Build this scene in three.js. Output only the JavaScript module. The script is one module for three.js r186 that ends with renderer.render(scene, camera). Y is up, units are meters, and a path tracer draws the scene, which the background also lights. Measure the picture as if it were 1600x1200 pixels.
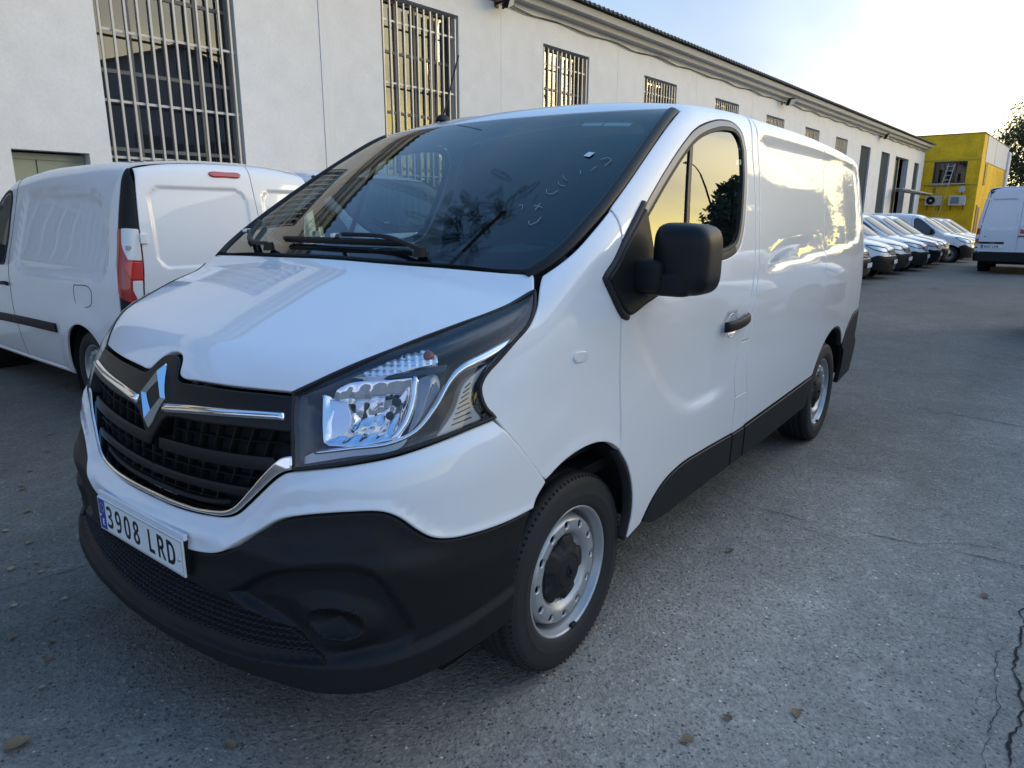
import * as THREE from 'three';
import { mergeGeometries } from 'three/addons/utils/BufferGeometryUtils.js';
import { RoundedBoxGeometry } from 'three/addons/geometries/RoundedBoxGeometry.js';
import { ImprovedNoise } from 'three/addons/math/ImprovedNoise.js';

// ============ camera, sky, sun, exposure ============
const scene = new THREE.Scene();
const camera = new THREE.PerspectiveCamera(57.95, 4 / 3, 0.05, 900);
{
  const yaw = -0.6534, pitch = 0.2365, roll = 0.0035, V = THREE.Vector3;
  const f = new V(Math.cos(yaw) * Math.cos(pitch), -Math.sin(pitch), Math.sin(yaw) * Math.cos(pitch));
  const r = new V().crossVectors(f, new V(0, 1, 0)).normalize(), u = new V().crossVectors(r, f);
  camera.position.set(-0.84, 1.4753, 2.0167);
  camera.up.copy(u.clone().multiplyScalar(Math.cos(roll)).addScaledVector(r, -Math.sin(roll)));
  camera.lookAt(camera.position.clone().add(f));
}
scene.add(camera);
const noise3 = new ImprovedNoise();
const clamp = (v, a, b) => Math.min(b, Math.max(a, v));
const sstep = (a, b, v) => { const t = clamp((v - a) / (b - a), 0, 1); return t * t * (3 - 2 * t); };
const mixN = (a, b, t) => a + (b - a) * t;
function fbm(x, y, z, o = 4) { let s = 0, a = 0.5; for (let i = 0; i < o; i++) { s += a * noise3.noise(x, y, z); x *= 2.03; y *= 2.03; z *= 2.03; a *= 0.5; } return s; }
function rng(seed) { let s = seed >>> 0; return () => { s = (s + 0x6d2b79f5) | 0; let t = Math.imul(s ^ (s >>> 15), 1 | s); t = (t + Math.imul(t ^ (t >>> 7), 61 | t)) ^ t; return ((t ^ (t >>> 14)) >>> 0) / 4294967296; }; }

const SUN_AZ = 40, SUN_EL = 11;   // degrees from +x towards +z, and above the horizon
{
  const W = 1536, H = 768, d = new Float32Array(W * H * 4);
  const R = Math.PI / 180, sx = Math.cos(SUN_AZ * R), sz = Math.sin(SUN_AZ * R);
  for (let j = 0; j < H; j++) {
    const el = ((j + 0.5) / H - 0.5) * Math.PI, y = Math.sin(el), c = Math.cos(el);
    for (let i = 0; i < W; i++) {
      const az = ((i + 0.5) / W - 0.5) * 2 * Math.PI, x = Math.cos(az) * c, z = Math.sin(az) * c;
      const yy = Math.max(0, y), toSun = (Math.cos(az) * sx + Math.sin(az) * sz);          // 1 towards the sunset, -1 away
      const s01 = 0.5 + 0.5 * toSun;
      // clear evening sky: pale rim, blue overhead
      const h = Math.exp(-yy * 2.3), away = mixN(0.74, 1.0, sstep(0.05, 0.7, s01));
      let r = mixN(0.05, 0.66, h) * away, g = mixN(0.29, 0.79, h) * away, b = mixN(0.66, 0.92, h) * mixN(0.92, 1.0, s01);
      const pale = 0.12 * Math.exp(-yy * 5) * sstep(0.5, 0.1, s01); r += pale * 0.9; g += pale; b += pale * 1.1;
      // the afterglow: broad and pale, with a golden core along the rim
      const gl = Math.pow(s01, 9) * Math.exp(-yy * 1.3);
      r += gl * 2.0; g += gl * 1.94; b += gl * 2.08;
      const g1 = Math.pow(s01, 11) * Math.exp(-yy * 4.2), g2 = Math.pow(s01, 4.5) * Math.exp(-yy * 8);
      r += g1 * 1.5 + g2 * 1.1; g += g1 * 0.62 + g2 * 0.5; b *= (1 - 0.62 * Math.min(1, g1 * 1.3)) * (1 - 0.6 * Math.min(1, g2 * 1.2));
      const rim = Math.exp(-yy * 10) * s01; r += rim * 0.16; b -= rim * 0.30;
      // thin streaked cloud
      if (y > 0) {
        const k = 1 / (yy + 0.18), cx = x * k, cz = z * k;
        const n = fbm(cx * 0.55 + 3, 0.4, cz * 2.1 - 2, 5) + 0.35 * fbm(cx * 2.2, 7.1, cz * 6.5, 4);
        const wisp = fbm(cx * 0.35 + 11, 2.2, cz * 1.5 + 5, 5), ww = 1 + 0.75 * clamp(wisp, -0.35, 0.5) * sstep(0.45, 0.9, s01) * sstep(0.02, 0.14, yy) * sstep(0.75, 0.35, yy);
        r *= ww; g *= mixN(1, ww, 0.9); b *= mixN(1, ww, 0.55);
        const cl = sstep(0.02, 0.42, n) * sstep(0.0, 0.12, yy) * mixN(0.5, 0.05, sstep(0.25, 0.75, yy));
        r = mixN(r, r * 0.55 + 0.62 + gl * 0.5, cl); g = mixN(g, g * 0.55 + 0.58 + gl * 0.3, cl); b = mixN(b, b * 0.6 + 0.48, cl);
      }
      const o = (j * W + i) * 4;
      d[o] = Math.max(0.02, r); d[o + 1] = Math.max(0.02, g); d[o + 2] = Math.max(0.02, b); d[o + 3] = 1;
    }
  }
  const t = new THREE.DataTexture(d, W, H, THREE.RGBAFormat, THREE.FloatType);
  t.mapping = THREE.EquirectangularReflectionMapping; t.magFilter = THREE.LinearFilter; t.needsUpdate = true;
  scene.background = t; scene.environment = t;
}
const sun = new THREE.DirectionalLight(0xffe0b8, 0.5);
{
  const R = Math.PI / 180;
  sun.position.set(Math.cos(SUN_AZ * R) * Math.cos(SUN_EL * R), Math.sin(SUN_EL * R), Math.sin(SUN_AZ * R) * Math.cos(SUN_EL * R)).multiplyScalar(60);
  sun.castShadow = true; sun.shadow.radius = 34; sun.shadow.mapSize.set(2048, 2048);
  Object.assign(sun.shadow.camera, { left: -40, right: 40, top: 30, bottom: -30, near: 1, far: 160 });
  scene.add(sun);
}
const renderer = new THREE.WebGLRenderer({ antialias: true });
renderer.setSize(1024, 768);
renderer.toneMapping = THREE.LinearToneMapping;
renderer.toneMappingExposure = 1.3;
renderer.shadowMap.enabled = true;
// ============ naming, materials, small geometry helpers ============
const taken = {};
function numbered(n) { if (!(n in taken)) { taken[n] = 0; return n; } taken[n]++; return n + '_' + String(taken[n]).padStart(3, '0'); }
function thing(name, label, category, pos = [0, 0, 0], turn = 0, group) {
  const g = new THREE.Group(); g.name = numbered(name); g.position.set(...pos); g.rotation.y = turn;
  g.userData = { label, category }; if (group) g.userData.group = group; scene.add(g); return g;
}
function part(name, geo, mat, parent) {
  const m = new THREE.Mesh(geo, mat); m.name = name; m.castShadow = m.receiveShadow = true; parent.add(m); return m;
}
function structure(name, geo, mat, label) { const m = part(numbered(name), geo, mat, scene); m.userData = { kind: 'structure' }; if (label) m.userData.label = label; return m; }
const col = (r, g, b) => new THREE.Color().setRGB(r, g, b);
function std(r, g, b, rough, metal = 0, extra = {}) { return new THREE.MeshStandardMaterial({ color: col(r, g, b), roughness: rough, metalness: metal, ...extra }); }
function phys(r, g, b, rough, extra = {}) { return new THREE.MeshPhysicalMaterial({ color: col(r, g, b), roughness: rough, ...extra }); }
function dataTex(w, h, f, srgb = false) {                       // f(u, v) -> [r, g, b] in 0..1
  const d = new Uint8Array(w * h * 4);
  for (let j = 0; j < h; j++) for (let i = 0; i < w; i++) { const c = f(i / w, j / h, i, j), o = (j * w + i) * 4; d[o] = clamp(c[0], 0, 1) * 255; d[o + 1] = clamp(c[1], 0, 1) * 255; d[o + 2] = clamp(c[2], 0, 1) * 255; d[o + 3] = 255; }
  const t = new THREE.DataTexture(d, w, h); t.wrapS = t.wrapT = THREE.RepeatWrapping; t.magFilter = THREE.LinearFilter; t.minFilter = THREE.LinearMipmapLinearFilter; t.generateMipmaps = true;
  if (srgb) t.colorSpace = THREE.SRGBColorSpace; t.needsUpdate = true; return t;
}
// noise that tiles over the unit square, value -1..1
function tileNoise(seed, cells) {
  const R = rng(seed), g = new Float32Array(cells * cells).map(() => R() * 2 - 1);
  return (u, v) => {
    const x = u * cells, y = v * cells, i = Math.floor(x), j = Math.floor(y), fx = x - i, fy = y - j, a = fx * fx * (3 - 2 * fx), b = fy * fy * (3 - 2 * fy);
    const at = (p, q) => g[((q % cells + cells) % cells) * cells + ((p % cells + cells) % cells)];
    return mixN(mixN(at(i, j), at(i + 1, j), a), mixN(at(i, j + 1), at(i + 1, j + 1), a), b);
  };
}
function box(w, h, d, x = 0, y = 0, z = 0, r = 0) { const g = r ? new RoundedBoxGeometry(w, h, d, 2, r) : new THREE.BoxGeometry(w, h, d); if (g.index === null && false) return g; g.translate(x, y, z); return g; }
function merge(list) { return mergeGeometries(list.map((g) => { const q = g.index ? g.toNonIndexed() : g; for (const k of Object.keys(q.attributes)) if (!['position', 'normal', 'uv'].includes(k)) q.deleteAttribute(k); return q; })); }
function tubeBetween(a, b, r, seg = 8) {
  const A = new THREE.Vector3(...a), B = new THREE.Vector3(...b), g = new THREE.CylinderGeometry(r, r, A.distanceTo(B), seg);
  g.applyQuaternion(new THREE.Quaternion().setFromUnitVectors(new THREE.Vector3(0, 1, 0), B.clone().sub(A).normalize()));
  g.translate((a[0] + b[0]) / 2, (a[1] + b[1]) / 2, (a[2] + b[2]) / 2); return g;
}
function barBetween(a, b, w, h, up = [0, 1, 0]) {
  const A = new THREE.Vector3(...a), B = new THREE.Vector3(...b), L = A.distanceTo(B), g = new THREE.BoxGeometry(w, h, L);
  const m = new THREE.Matrix4().lookAt(A, B, new THREE.Vector3(...up)); g.applyMatrix4(m); g.translate((a[0] + b[0]) / 2, (a[1] + b[1]) / 2, (a[2] + b[2]) / 2); return g;
}
function tube(pts, r, seg = 6, n = 0) { return new THREE.TubeGeometry(new THREE.CatmullRomCurve3(pts.map((p) => new THREE.Vector3(...p))), n || Math.max(8, pts.length * 6), r, seg, false); }
function mirrored(geo) {
  const g = geo.clone(), p = g.attributes.position, n = g.attributes.normal;
  for (let i = 0; i < p.count; i++) { p.setZ(i, -p.getZ(i)); if (n) n.setZ(i, -n.getZ(i)); }
  if (g.index) { const a = g.index.array; for (let i = 0; i < a.length; i += 3) { const t = a[i]; a[i] = a[i + 1]; a[i + 1] = t; } }
  else for (const k of Object.keys(g.attributes)) { const at = g.attributes[k], s = at.itemSize; for (let i = 0; i < at.count; i += 3) for (let c = 0; c < s; c++) { const t = at.array[i * s + c]; at.array[i * s + c] = at.array[(i + 1) * s + c]; at.array[(i + 1) * s + c] = t; } }
  return g;
}
// ---------- curves ----------
function pchip(pts) {
  const n = pts.length, x = pts.map((p) => p[0]), y = pts.map((p) => p[1]), d = [], m = [];
  for (let i = 0; i < n - 1; i++) d.push((y[i + 1] - y[i]) / (x[i + 1] - x[i]));
  m[0] = d[0]; m[n - 1] = d[n - 2];
  for (let i = 1; i < n - 1; i++) {
    if (d[i - 1] * d[i] <= 0) m[i] = 0;
    else { const a = x[i] - x[i - 1], b = x[i + 1] - x[i], w1 = 2 * b + a, w2 = b + 2 * a; m[i] = (w1 + w2) / (w1 / d[i - 1] + w2 / d[i]); }
  }
  return (t) => {
    if (t <= x[0]) return y[0] + m[0] * (t - x[0]);
    if (t >= x[n - 1]) return y[n - 1] + m[n - 1] * (t - x[n - 1]);
    let i = 0, j = n - 1; while (j - i > 1) { const k = (i + j) >> 1; if (t > x[k]) i = k; else j = k; }
    const h = x[i + 1] - x[i], s = (t - x[i]) / h, s2 = s * s, s3 = s2 * s;
    return (2 * s3 - 3 * s2 + 1) * y[i] + (s3 - 2 * s2 + s) * h * m[i] + (3 * s2 - 2 * s3) * y[i + 1] + (s3 - s2) * h * m[i + 1];
  };
}
const smax = (a, b, k) => { const h = Math.max(k - Math.abs(a - b), 0) / k; return Math.max(a, b) + h * h * k / 4; };
const smin = (a, b, k) => -smax(-a, -b, k);
// ---------- the body of the big van: front at x = 0, ground at y = 0, its middle at z = 0 ----------
const nose = pchip([[0.1, 0.09], [0.19, 0.035], [0.25, 0.002], [0.32, 0.004], [0.42, 0.012], [0.56, 0.012], [0.63, 0.008], [0.68, 0.03], [0.76, 0.045], [0.87, 0.058], [0.95, 0.074], [1.03, 0.112], [1.085, 0.143], [1.3, 0.23]]);
const bow = pchip([[0, 0], [0.1, 0.002], [0.2, 0.008], [0.37, 0.025], [0.53, 0.053], [0.69, 0.097], [0.8, 0.16], [0.88, 0.255], [0.93, 0.385], [0.955, 0.56], [0.975, 0.9]]);
const hoodLine = pchip([[-0.2, 0.86], [0.0, 0.985], [0.144, 1.088], [0.3, 1.165], [0.5, 1.245], [0.7, 1.315], [0.85, 1.36], [1.2, 1.42], [1.4, 1.43], [6, 1.435]]);
const roofLine = pchip([[1.3, 1.8], [1.5, 1.87], [1.7, 1.93], [2.0, 1.966], [2.5, 1.988], [3.2, 1.99], [4.2, 1.975], [4.95, 1.95]]);
const sideLine = pchip([[0.15, 0.9], [0.35, 0.945], [0.55, 0.965], [0.8, 0.976], [1.0, 0.978], [1.2, 0.972], [1.37, 0.953], [1.6, 0.915], [1.84, 0.868], [2.05, 0.82]]);
const sideTaper = pchip([[0.2, -0.02], [0.6, -0.012], [1.1, 0], [3.4, 0], [4.2, -0.02], [4.6, -0.042], [5, -0.068]]);
const hoodY = (x, z) => hoodLine(x) - 0.06 * (z / 0.82) ** 2;
const glassY = (x, z) => { const s = x - 0.723 - 0.1 * (z / 0.82) ** 2; return 1.335 + 0.591 * s + 0.09 * s * (0.93 - s) ; };
const roofY = (x, z) => roofLine(x) - 0.055 * Math.abs(z / 0.82) ** 2.5;
const topY = (x, z) => smax(hoodY(x, z), smin(glassY(x, z), roofY(x, z), 0.05), 0.01);
function vanF(x, y, z) {
  const az = Math.abs(z);
  const side = az - sideLine(y) - sideTaper(x);
  const front = nose(y) + bow(az) * (1 + 0.25 * sstep(0.8, 1.0, y)) - x;
  const top = (y - topY(x, z)) * 0.9;
  const back = x - (4.995 - 0.05 * Math.max(0, y - 0.9) ** 1.5);
  const kTop = 0.09 + 0.07 * sstep(1.0, 0.6, x);
  let f = smax(side, front, 0.16);
  f = smax(f, back, 0.12);
  const kk = front > side ? 0.06 : kTop;
  const w = sstep(-0.15, 0.15, front - side);
  return smax(f, top, kTop + (0.06 - kTop) * w);
}
// ============ panels cut from a body: every panel is a patch of the body's surface with rolled edges and a shut gap ============
class Body {
  constructor(F, o) { this.F = F; this.o = o; }
  ray(chart, u, v) {
    const o = this.o;
    if (chart === 'side') return [u, v, 0, 0, 0, 1, 0.15, 1.5];
    if (chart === 'top') return [u, o.topY, v, 0, 1, 0, 0, 2.5];
    if (chart === 'nose') return [o.noseX, v, 0, -Math.cos(u), 0, Math.sin(u), 0.05, 2.2];
    if (chart === 'arch') return [u, o.archY, 0, 0, Math.cos(v / 0.9), Math.sin(v / 0.9), 0.05, 2];
    if (chart === 'back') return [o.backX, v, 0, Math.cos(u), 0, Math.sin(u), 0.05, 3];
    return [o.rearX, v, u, 1, 0, 0, 0.05, 3];
  }
  uv(chart, p) {
    const o = this.o;
    if (chart === 'side') return [p[0], p[1]];
    if (chart === 'top') return [p[0], p[2]];
    if (chart === 'nose') return [Math.atan2(p[2], o.noseX - p[0]), p[1]];
    if (chart === 'arch') return [p[0], 0.9 * Math.atan2(p[2], p[1] - o.archY)];
    if (chart === 'back') return [Math.atan2(p[2], p[0] - o.backX), p[1]];
    return [p[2], p[1]];
  }
  cast(chart, u, v) {
    const r = this.ray(chart, u, v), F = this.F, f = (t) => F(r[0] + r[3] * t, r[1] + r[4] * t, r[2] + r[5] * t);
    let a = r[6], b = r[7], fa = f(a), fb = f(b);
    if (fa > 0) b = a; else {
      let side = 0;
      for (let i = 0; i < 40; i++) {
        let m = (fa * b - fb * a) / (fa - fb); if (!(m > a && m < b)) m = (a + b) / 2;
        if (i % 6 === 5) m = (a + b) / 2;
        const fm = f(m);
        if (Math.abs(fm) < 2e-6 || b - a < 2e-6) { b = m; break; }
        if (fm > 0) { b = m; fb = fm; if (side === 1) fa /= 2; side = 1; } else { a = m; fa = fm; if (side === -1) fb /= 2; side = -1; }
        if (i === 39) b = m;
      }
    }
    return [r[0] + r[3] * b, r[1] + r[4] * b, r[2] + r[5] * b];
  }
  grad(p) {
    const e = 0.002, F = this.F, [x, y, z] = p;
    const g = [F(x + e, y, z) - F(x - e, y, z), F(x, y + e, z) - F(x, y - e, z), F(x, y, z + e) - F(x, y, z - e)], l = Math.hypot(...g) || 1;
    return [g[0] / l, g[1] / l, g[2] / l];
  }
  snap(p) {                                                        // pull a point onto the surface
    const e = 0.001, F = this.F; let [x, y, z] = p;
    for (let k = 0; k < 5; k++) {
      const f = F(x, y, z), g = [(F(x + e, y, z) - F(x - e, y, z)) / (2 * e), (F(x, y + e, z) - F(x, y - e, z)) / (2 * e), (F(x, y, z + e) - F(x, y, z - e)) / (2 * e)], q = f / Math.max(0.2, g[0] ** 2 + g[1] ** 2 + g[2] ** 2);
      if (Math.abs(f) < 1e-5) break;
      x -= g[0] * q; y -= g[1] * q; z -= g[2] * q;
    }
    return Math.hypot(x - p[0], y - p[1], z - p[2]) < 0.12 ? [x, y, z] : p;
  }
  at(chart, u, v, d = 0) { const p = this.cast(chart, u, v); if (!d) return p; const n = this.grad(p); return [p[0] + n[0] * d, p[1] + n[1] * d, p[2] + n[2] * d]; }
  near(p, d = 0, chart = 'side') { return this.at(chart, ...this.uv(chart, p), d); }
}
// smooth open curve through points, sampled about every ds; a fourth entry 1 in a point marks a corner
function crv(pts, ds = 0.014) {
  const out = [], n = pts.length; let s = 0;
  const seg = (q) => {
    const m = q.length; if (m < 2) return;
    for (let i = 0; i < m - 1; i++) {
      const p0 = q[Math.max(0, i - 1)], p1 = q[i], p2 = q[i + 1], p3 = q[Math.min(m - 1, i + 2)];
      const D = (a, b) => Math.max(1e-4, Math.sqrt(Math.hypot(a[0] - b[0], a[1] - b[1], a[2] - b[2])));
      const t1 = i === 0 ? D(p1, p2) : D(p0, p1), t2 = D(p1, p2), t3 = i === m - 2 ? D(p1, p2) : D(p2, p3);
      const len = Math.hypot(p1[0] - p2[0], p1[1] - p2[1], p1[2] - p2[2]), k = Math.max(1, Math.round(len / ds));
      for (let j = 0; j < k; j++) {
        const t = j / k, r = [];
        for (let c = 0; c < 3; c++) {
          let m1 = i === 0 ? (p2[c] - p1[c]) : ((p1[c] - p0[c]) / t1 - (p2[c] - p0[c]) / (t1 + t2) + (p2[c] - p1[c]) / t2) * t2;
          let m2 = i === m - 2 ? (p2[c] - p1[c]) : ((p2[c] - p1[c]) / t2 - (p3[c] - p1[c]) / (t2 + t3) + (p3[c] - p2[c]) / t3) * t2;
          const s2 = t * t, s3 = s2 * t;
          r.push((2 * s3 - 3 * s2 + 1) * p1[c] + (s3 - 2 * s2 + t) * m1 + (3 * s2 - 2 * s3) * p2[c] + (s3 - s2) * m2);
        }
        out.push(r);
      }
    }
  };
  for (let i = 1; i < n; i++) if (pts[i][3] || i === n - 1) { seg(pts.slice(s, i + 1)); s = i; }
  out.push(pts[n - 1].slice(0, 3)); return out;
}
const rev = (c) => c.slice().reverse();
const flip = (c) => c.map((p) => [p[0], p[1], -p[2]]);
const both = (c) => rev(flip(c)).concat(c.slice(1));              // a curve that starts on the middle line, with its mirror image in front
const join = (...cs) => { const o = []; for (const c of cs) for (const p of c) { const l = o[o.length - 1]; if (!l || Math.hypot(l[0] - p[0], l[1] - p[1], l[2] - p[2]) > 2e-3) o.push(p); } return o; };
function area2(P) { let a = 0; for (let i = 0; i < P.length; i++) { const q = P[(i + 1) % P.length]; a += P[i][0] * q[1] - q[0] * P[i][1]; } return a / 2; }
function tidy(P, e = 1.5e-3) {
  const o = []; for (const p of P) { const l = o[o.length - 1]; if (!l || Math.hypot(l[0] - p[0], l[1] - p[1]) > e) o.push(p); }
  while (o.length > 3 && Math.hypot(o[0][0] - o[o.length - 1][0], o[0][1] - o[o.length - 1][1]) < e) o.pop();
  return area2(o) < 0 ? o.reverse() : o;
}
function inset(P, d) {
  const n = P.length;
  return P.map((p, i) => {
    const a = P[(i + n - 1) % n], b = P[(i + 1) % n];
    let x1 = p[0] - a[0], y1 = p[1] - a[1], x2 = b[0] - p[0], y2 = b[1] - p[1];
    const l1 = Math.hypot(x1, y1) || 1, l2 = Math.hypot(x2, y2) || 1; x1 /= l1; y1 /= l1; x2 /= l2; y2 /= l2;
    let nx = -(y1 + y2), ny = x1 + x2; const l = Math.hypot(nx, ny) || 1; nx /= l; ny /= l;
    const c = Math.max(0.45, nx * -y1 + ny * x1); return [p[0] + nx * d / c, p[1] + ny * d / c];
  });
}
function insidePoly(P, x, y) { let c = false; for (let i = 0, j = P.length - 1; i < P.length; j = i++) { const a = P[i], b = P[j]; if ((a[1] > y) !== (b[1] > y) && x < (b[0] - a[0]) * (y - a[1]) / (b[1] - a[1]) + a[0]) c = !c; } return c; }
function distTo(P, x, y, closed = true) {
  let m = 1e9; const n = P.length;
  for (let i = 0; i < (closed ? n : n - 1); i++) {
    const a = P[i], b = P[(i + 1) % n], dx = b[0] - a[0], dy = b[1] - a[1], t = clamp(((x - a[0]) * dx + (y - a[1]) * dy) / (dx * dx + dy * dy || 1), 0, 1);
    const q = (x - a[0] - t * dx) ** 2 + (y - a[1] - t * dy) ** 2; if (q < m) m = q;
  }
  return Math.sqrt(m);
}
function clipCell(P, x0, y0, x1, y1) {
  let q = P;
  for (const [ax, s, v] of [[0, 1, x0], [0, -1, x1], [1, 1, y0], [1, -1, y1]]) {
    const o = [], n = q.length;
    for (let i = 0; i < n; i++) {
      const a = q[i], b = q[(i + 1) % n], da = s * (a[ax] - v), db = s * (b[ax] - v);
      if (da >= 0) o.push(a);
      if ((da > 0 && db < 0) || (da < 0 && db > 0)) { const t = da / (da - db), c = [a[0] + (b[0] - a[0]) * t, a[1] + (b[1] - a[1]) * t]; c[ax] = v; o.push(c); }
    }
    q = o; if (q.length < 3) return null;
  }
  return q;
}
// body, chart, closed outline (points on or near the body) -> geometry
function panel(body, chart, outline, { gap = 0.0024, roll = 0.0034, depth = 0.016, step = 0.03, disp = null, off = 0, sink = 1, uvScale = 1 } = {}) {
  const raw = tidy(outline.map((p) => body.uv(chart, chart === 'rear' ? p : body.snap(p)))), P = gap + roll > 0 ? tidy(inset(raw, gap + roll), 4e-4) : raw;
  const pos = [], nor = [], uvs = [], idx = [], key = new Map();
  const D = disp ? (u, v, p) => off + disp(u, v, p) : () => off;
  const surf = (u, v) => {
    const p = body.cast(chart, u, v), n = body.grad(p), d = D(u, v, p);
    const q = [p[0] + n[0] * d, p[1] + n[1] * d, p[2] + n[2] * d];
    if (!disp) return [q, n];
    const e = 0.003, A = body.cast(chart, u + e, v), nA = body.grad(A), dA = D(u + e, v, A), B = body.cast(chart, u, v + e), nB = body.grad(B), dB = D(u, v + e, B);
    const a = [A[0] + nA[0] * dA - q[0], A[1] + nA[1] * dA - q[1], A[2] + nA[2] * dA - q[2]], b = [B[0] + nB[0] * dB - q[0], B[1] + nB[1] * dB - q[1], B[2] + nB[2] * dB - q[2]];
    let m = [a[1] * b[2] - a[2] * b[1], a[2] * b[0] - a[0] * b[2], a[0] * b[1] - a[1] * b[0]]; const l = Math.hypot(...m) || 1, s = (m[0] * n[0] + m[1] * n[1] + m[2] * n[2] < 0 ? -1 : 1) / l;
    return [q, [m[0] * s, m[1] * s, m[2] * s]];
  };
  const vert = (u, v) => {
    const k = Math.round(u * 2e4) + ',' + Math.round(v * 2e4); let i = key.get(k);
    if (i === undefined) { const [q, n] = surf(u, v); i = pos.length / 3; pos.push(...q); nor.push(...n); uvs.push(u * uvScale, v * uvScale); key.set(k, i); }
    return i;
  };
  const tri = (a, b, c) => { if (a !== b && b !== c && a !== c) idx.push(a, b, c); };
  let x0 = 1e9, y0 = 1e9, x1 = -1e9, y1 = -1e9; for (const [x, y] of P) { x0 = Math.min(x0, x); x1 = Math.max(x1, x); y0 = Math.min(y0, y); y1 = Math.max(y1, y); }
  const nx = Math.max(1, Math.ceil((x1 - x0) / step)), ny = Math.max(1, Math.ceil((y1 - y0) / step)), sx = (x1 - x0) / nx + 1e-9, sy = (y1 - y0) / ny + 1e-9;
  const mark = new Uint8Array(nx * ny), n = P.length;
  for (let i = 0; i < n; i++) {                                    // cells that the outline passes through
    const a = P[i], b = P[(i + 1) % n], k = Math.ceil(Math.hypot(a[0] - b[0], a[1] - b[1]) / (Math.min(sx, sy) * 0.2)) + 1;
    for (let j = 0; j <= k; j++) {
      const fx = (a[0] + (b[0] - a[0]) * j / k - x0) / sx, fy = (a[1] + (b[1] - a[1]) * j / k - y0) / sy;
      for (const ex of [-0.06, 0.06]) for (const ey of [-0.06, 0.06]) mark[clamp(Math.floor(fy + ey), 0, ny - 1) * nx + clamp(Math.floor(fx + ex), 0, nx - 1)] = 1;
    }
  }
  for (let j = 0; j < ny; j++) for (let i = 0; i < nx; i++) {
    const a = x0 + i * sx, b = y0 + j * sy, c = a + sx, d = b + sy;
    if (!mark[j * nx + i]) {
      if (insidePoly(P, a + sx / 2, b + sy / 2)) { const p = vert(a, b), q = vert(c, b), r = vert(c, d), s = vert(a, d); tri(p, q, r); tri(p, r, s); }
      continue;
    }
    const q = clipCell(P, a, b, c, d); if (!q) continue;
    const o = []; for (const p of q) { const l = o[o.length - 1]; if (!l || Math.hypot(l[0] - p[0], l[1] - p[1]) > 1e-5) o.push(p); }
    if (o.length < 3 || Math.abs(area2(o)) < 1e-8) continue;
    const v = o.map((p) => vert(p[0], p[1]));
    for (const [e, f, g] of THREE.ShapeUtils.triangulateShape(o.map((p) => new THREE.Vector2(p[0], p[1])), [])) tri(v[e], v[f], v[g]);
  }
  if (depth > 0) {                                                 // rolled edge and the wall of the shut gap
    const inner = P.map(([u, v]) => surf(u, v)), edge = tidy(inset(raw, gap), 4e-4);
    const m = inner.length, ring = [[], [], []];
    for (let i = 0; i < m; i++) {
      const [q, nn] = inner[i], a = inner[(i + m - 1) % m][0], b = inner[(i + 1) % m][0];
      let t = [b[0] - a[0], b[1] - a[1], b[2] - a[2]]; const l = Math.hypot(...t) || 1; t = t.map((c) => c / l);
      let out = [t[1] * nn[2] - t[2] * nn[1], t[2] * nn[0] - t[0] * nn[2], t[0] * nn[1] - t[1] * nn[0]];
      // outward must point away from the inside: check with the chart
      const [u, v] = P[i], w = 0.004, pu = P[(i + m - 1) % m], pv = P[(i + 1) % m]; let dx = pv[1] - pu[1], dy = -(pv[0] - pu[0]); const dl = Math.hypot(dx, dy) || 1;
      const o2 = body.cast(chart, u + dx / dl * w, v + dy / dl * w), base = body.cast(chart, u, v);
      if ((o2[0] - base[0]) * out[0] + (o2[1] - base[1]) * out[1] + (o2[2] - base[2]) * out[2] < 0) out = out.map((c) => -c);
      ring[0].push([q, nn]);
      const e = roll, p1 = [0, 1, 2].map((c) => q[c] + out[c] * e * 0.75 - nn[c] * e * 0.25 * sink), p2 = [0, 1, 2].map((c) => q[c] + out[c] * e - nn[c] * e * sink), p3 = [0, 1, 2].map((c) => q[c] + out[c] * e - nn[c] * depth);
      const h = Math.SQRT1_2, mid = [0, 1, 2].map((c) => (out[c] + nn[c]) * h);
      ring[1].push([p1, mid]); ring[2].push([p2, out]); (ring[3] ||= []).push([p3, out]);
    }
    const base = pos.length / 3;
    for (const r of ring) for (const [q, nn] of r) { pos.push(...q); nor.push(...nn); uvs.push(0, 0); }
    for (let k = 0; k < 3; k++) for (let i = 0; i < m; i++) { const a = base + k * m + i, b = base + k * m + (i + 1) % m, c = a + m, d = b + m; idx.push(a, c, b, b, c, d); }
  }
  const g = new THREE.BufferGeometry();
  g.setAttribute('position', new THREE.Float32BufferAttribute(pos, 3)); g.setAttribute('normal', new THREE.Float32BufferAttribute(nor, 3)); g.setAttribute('uv', new THREE.Float32BufferAttribute(uvs, 2));
  // wind every triangle the way its normals look
  for (let i = 0; i < idx.length; i += 3) {
    const [a, b, c] = [idx[i] * 3, idx[i + 1] * 3, idx[i + 2] * 3];
    const e = [pos[b] - pos[a], pos[b + 1] - pos[a + 1], pos[b + 2] - pos[a + 2]], f = [pos[c] - pos[a], pos[c + 1] - pos[a + 1], pos[c + 2] - pos[a + 2]];
    const k = (e[1] * f[2] - e[2] * f[1]) * (nor[a] + nor[b] + nor[c]) + (e[2] * f[0] - e[0] * f[2]) * (nor[a + 1] + nor[b + 1] + nor[c + 1]) + (e[0] * f[1] - e[1] * f[0]) * (nor[a + 2] + nor[b + 2] + nor[c + 2]);
    if (k < 0) { const t = idx[i + 1]; idx[i + 1] = idx[i + 2]; idx[i + 2] = t; }
  }
  g.setIndex(idx); return g;
}
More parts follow.
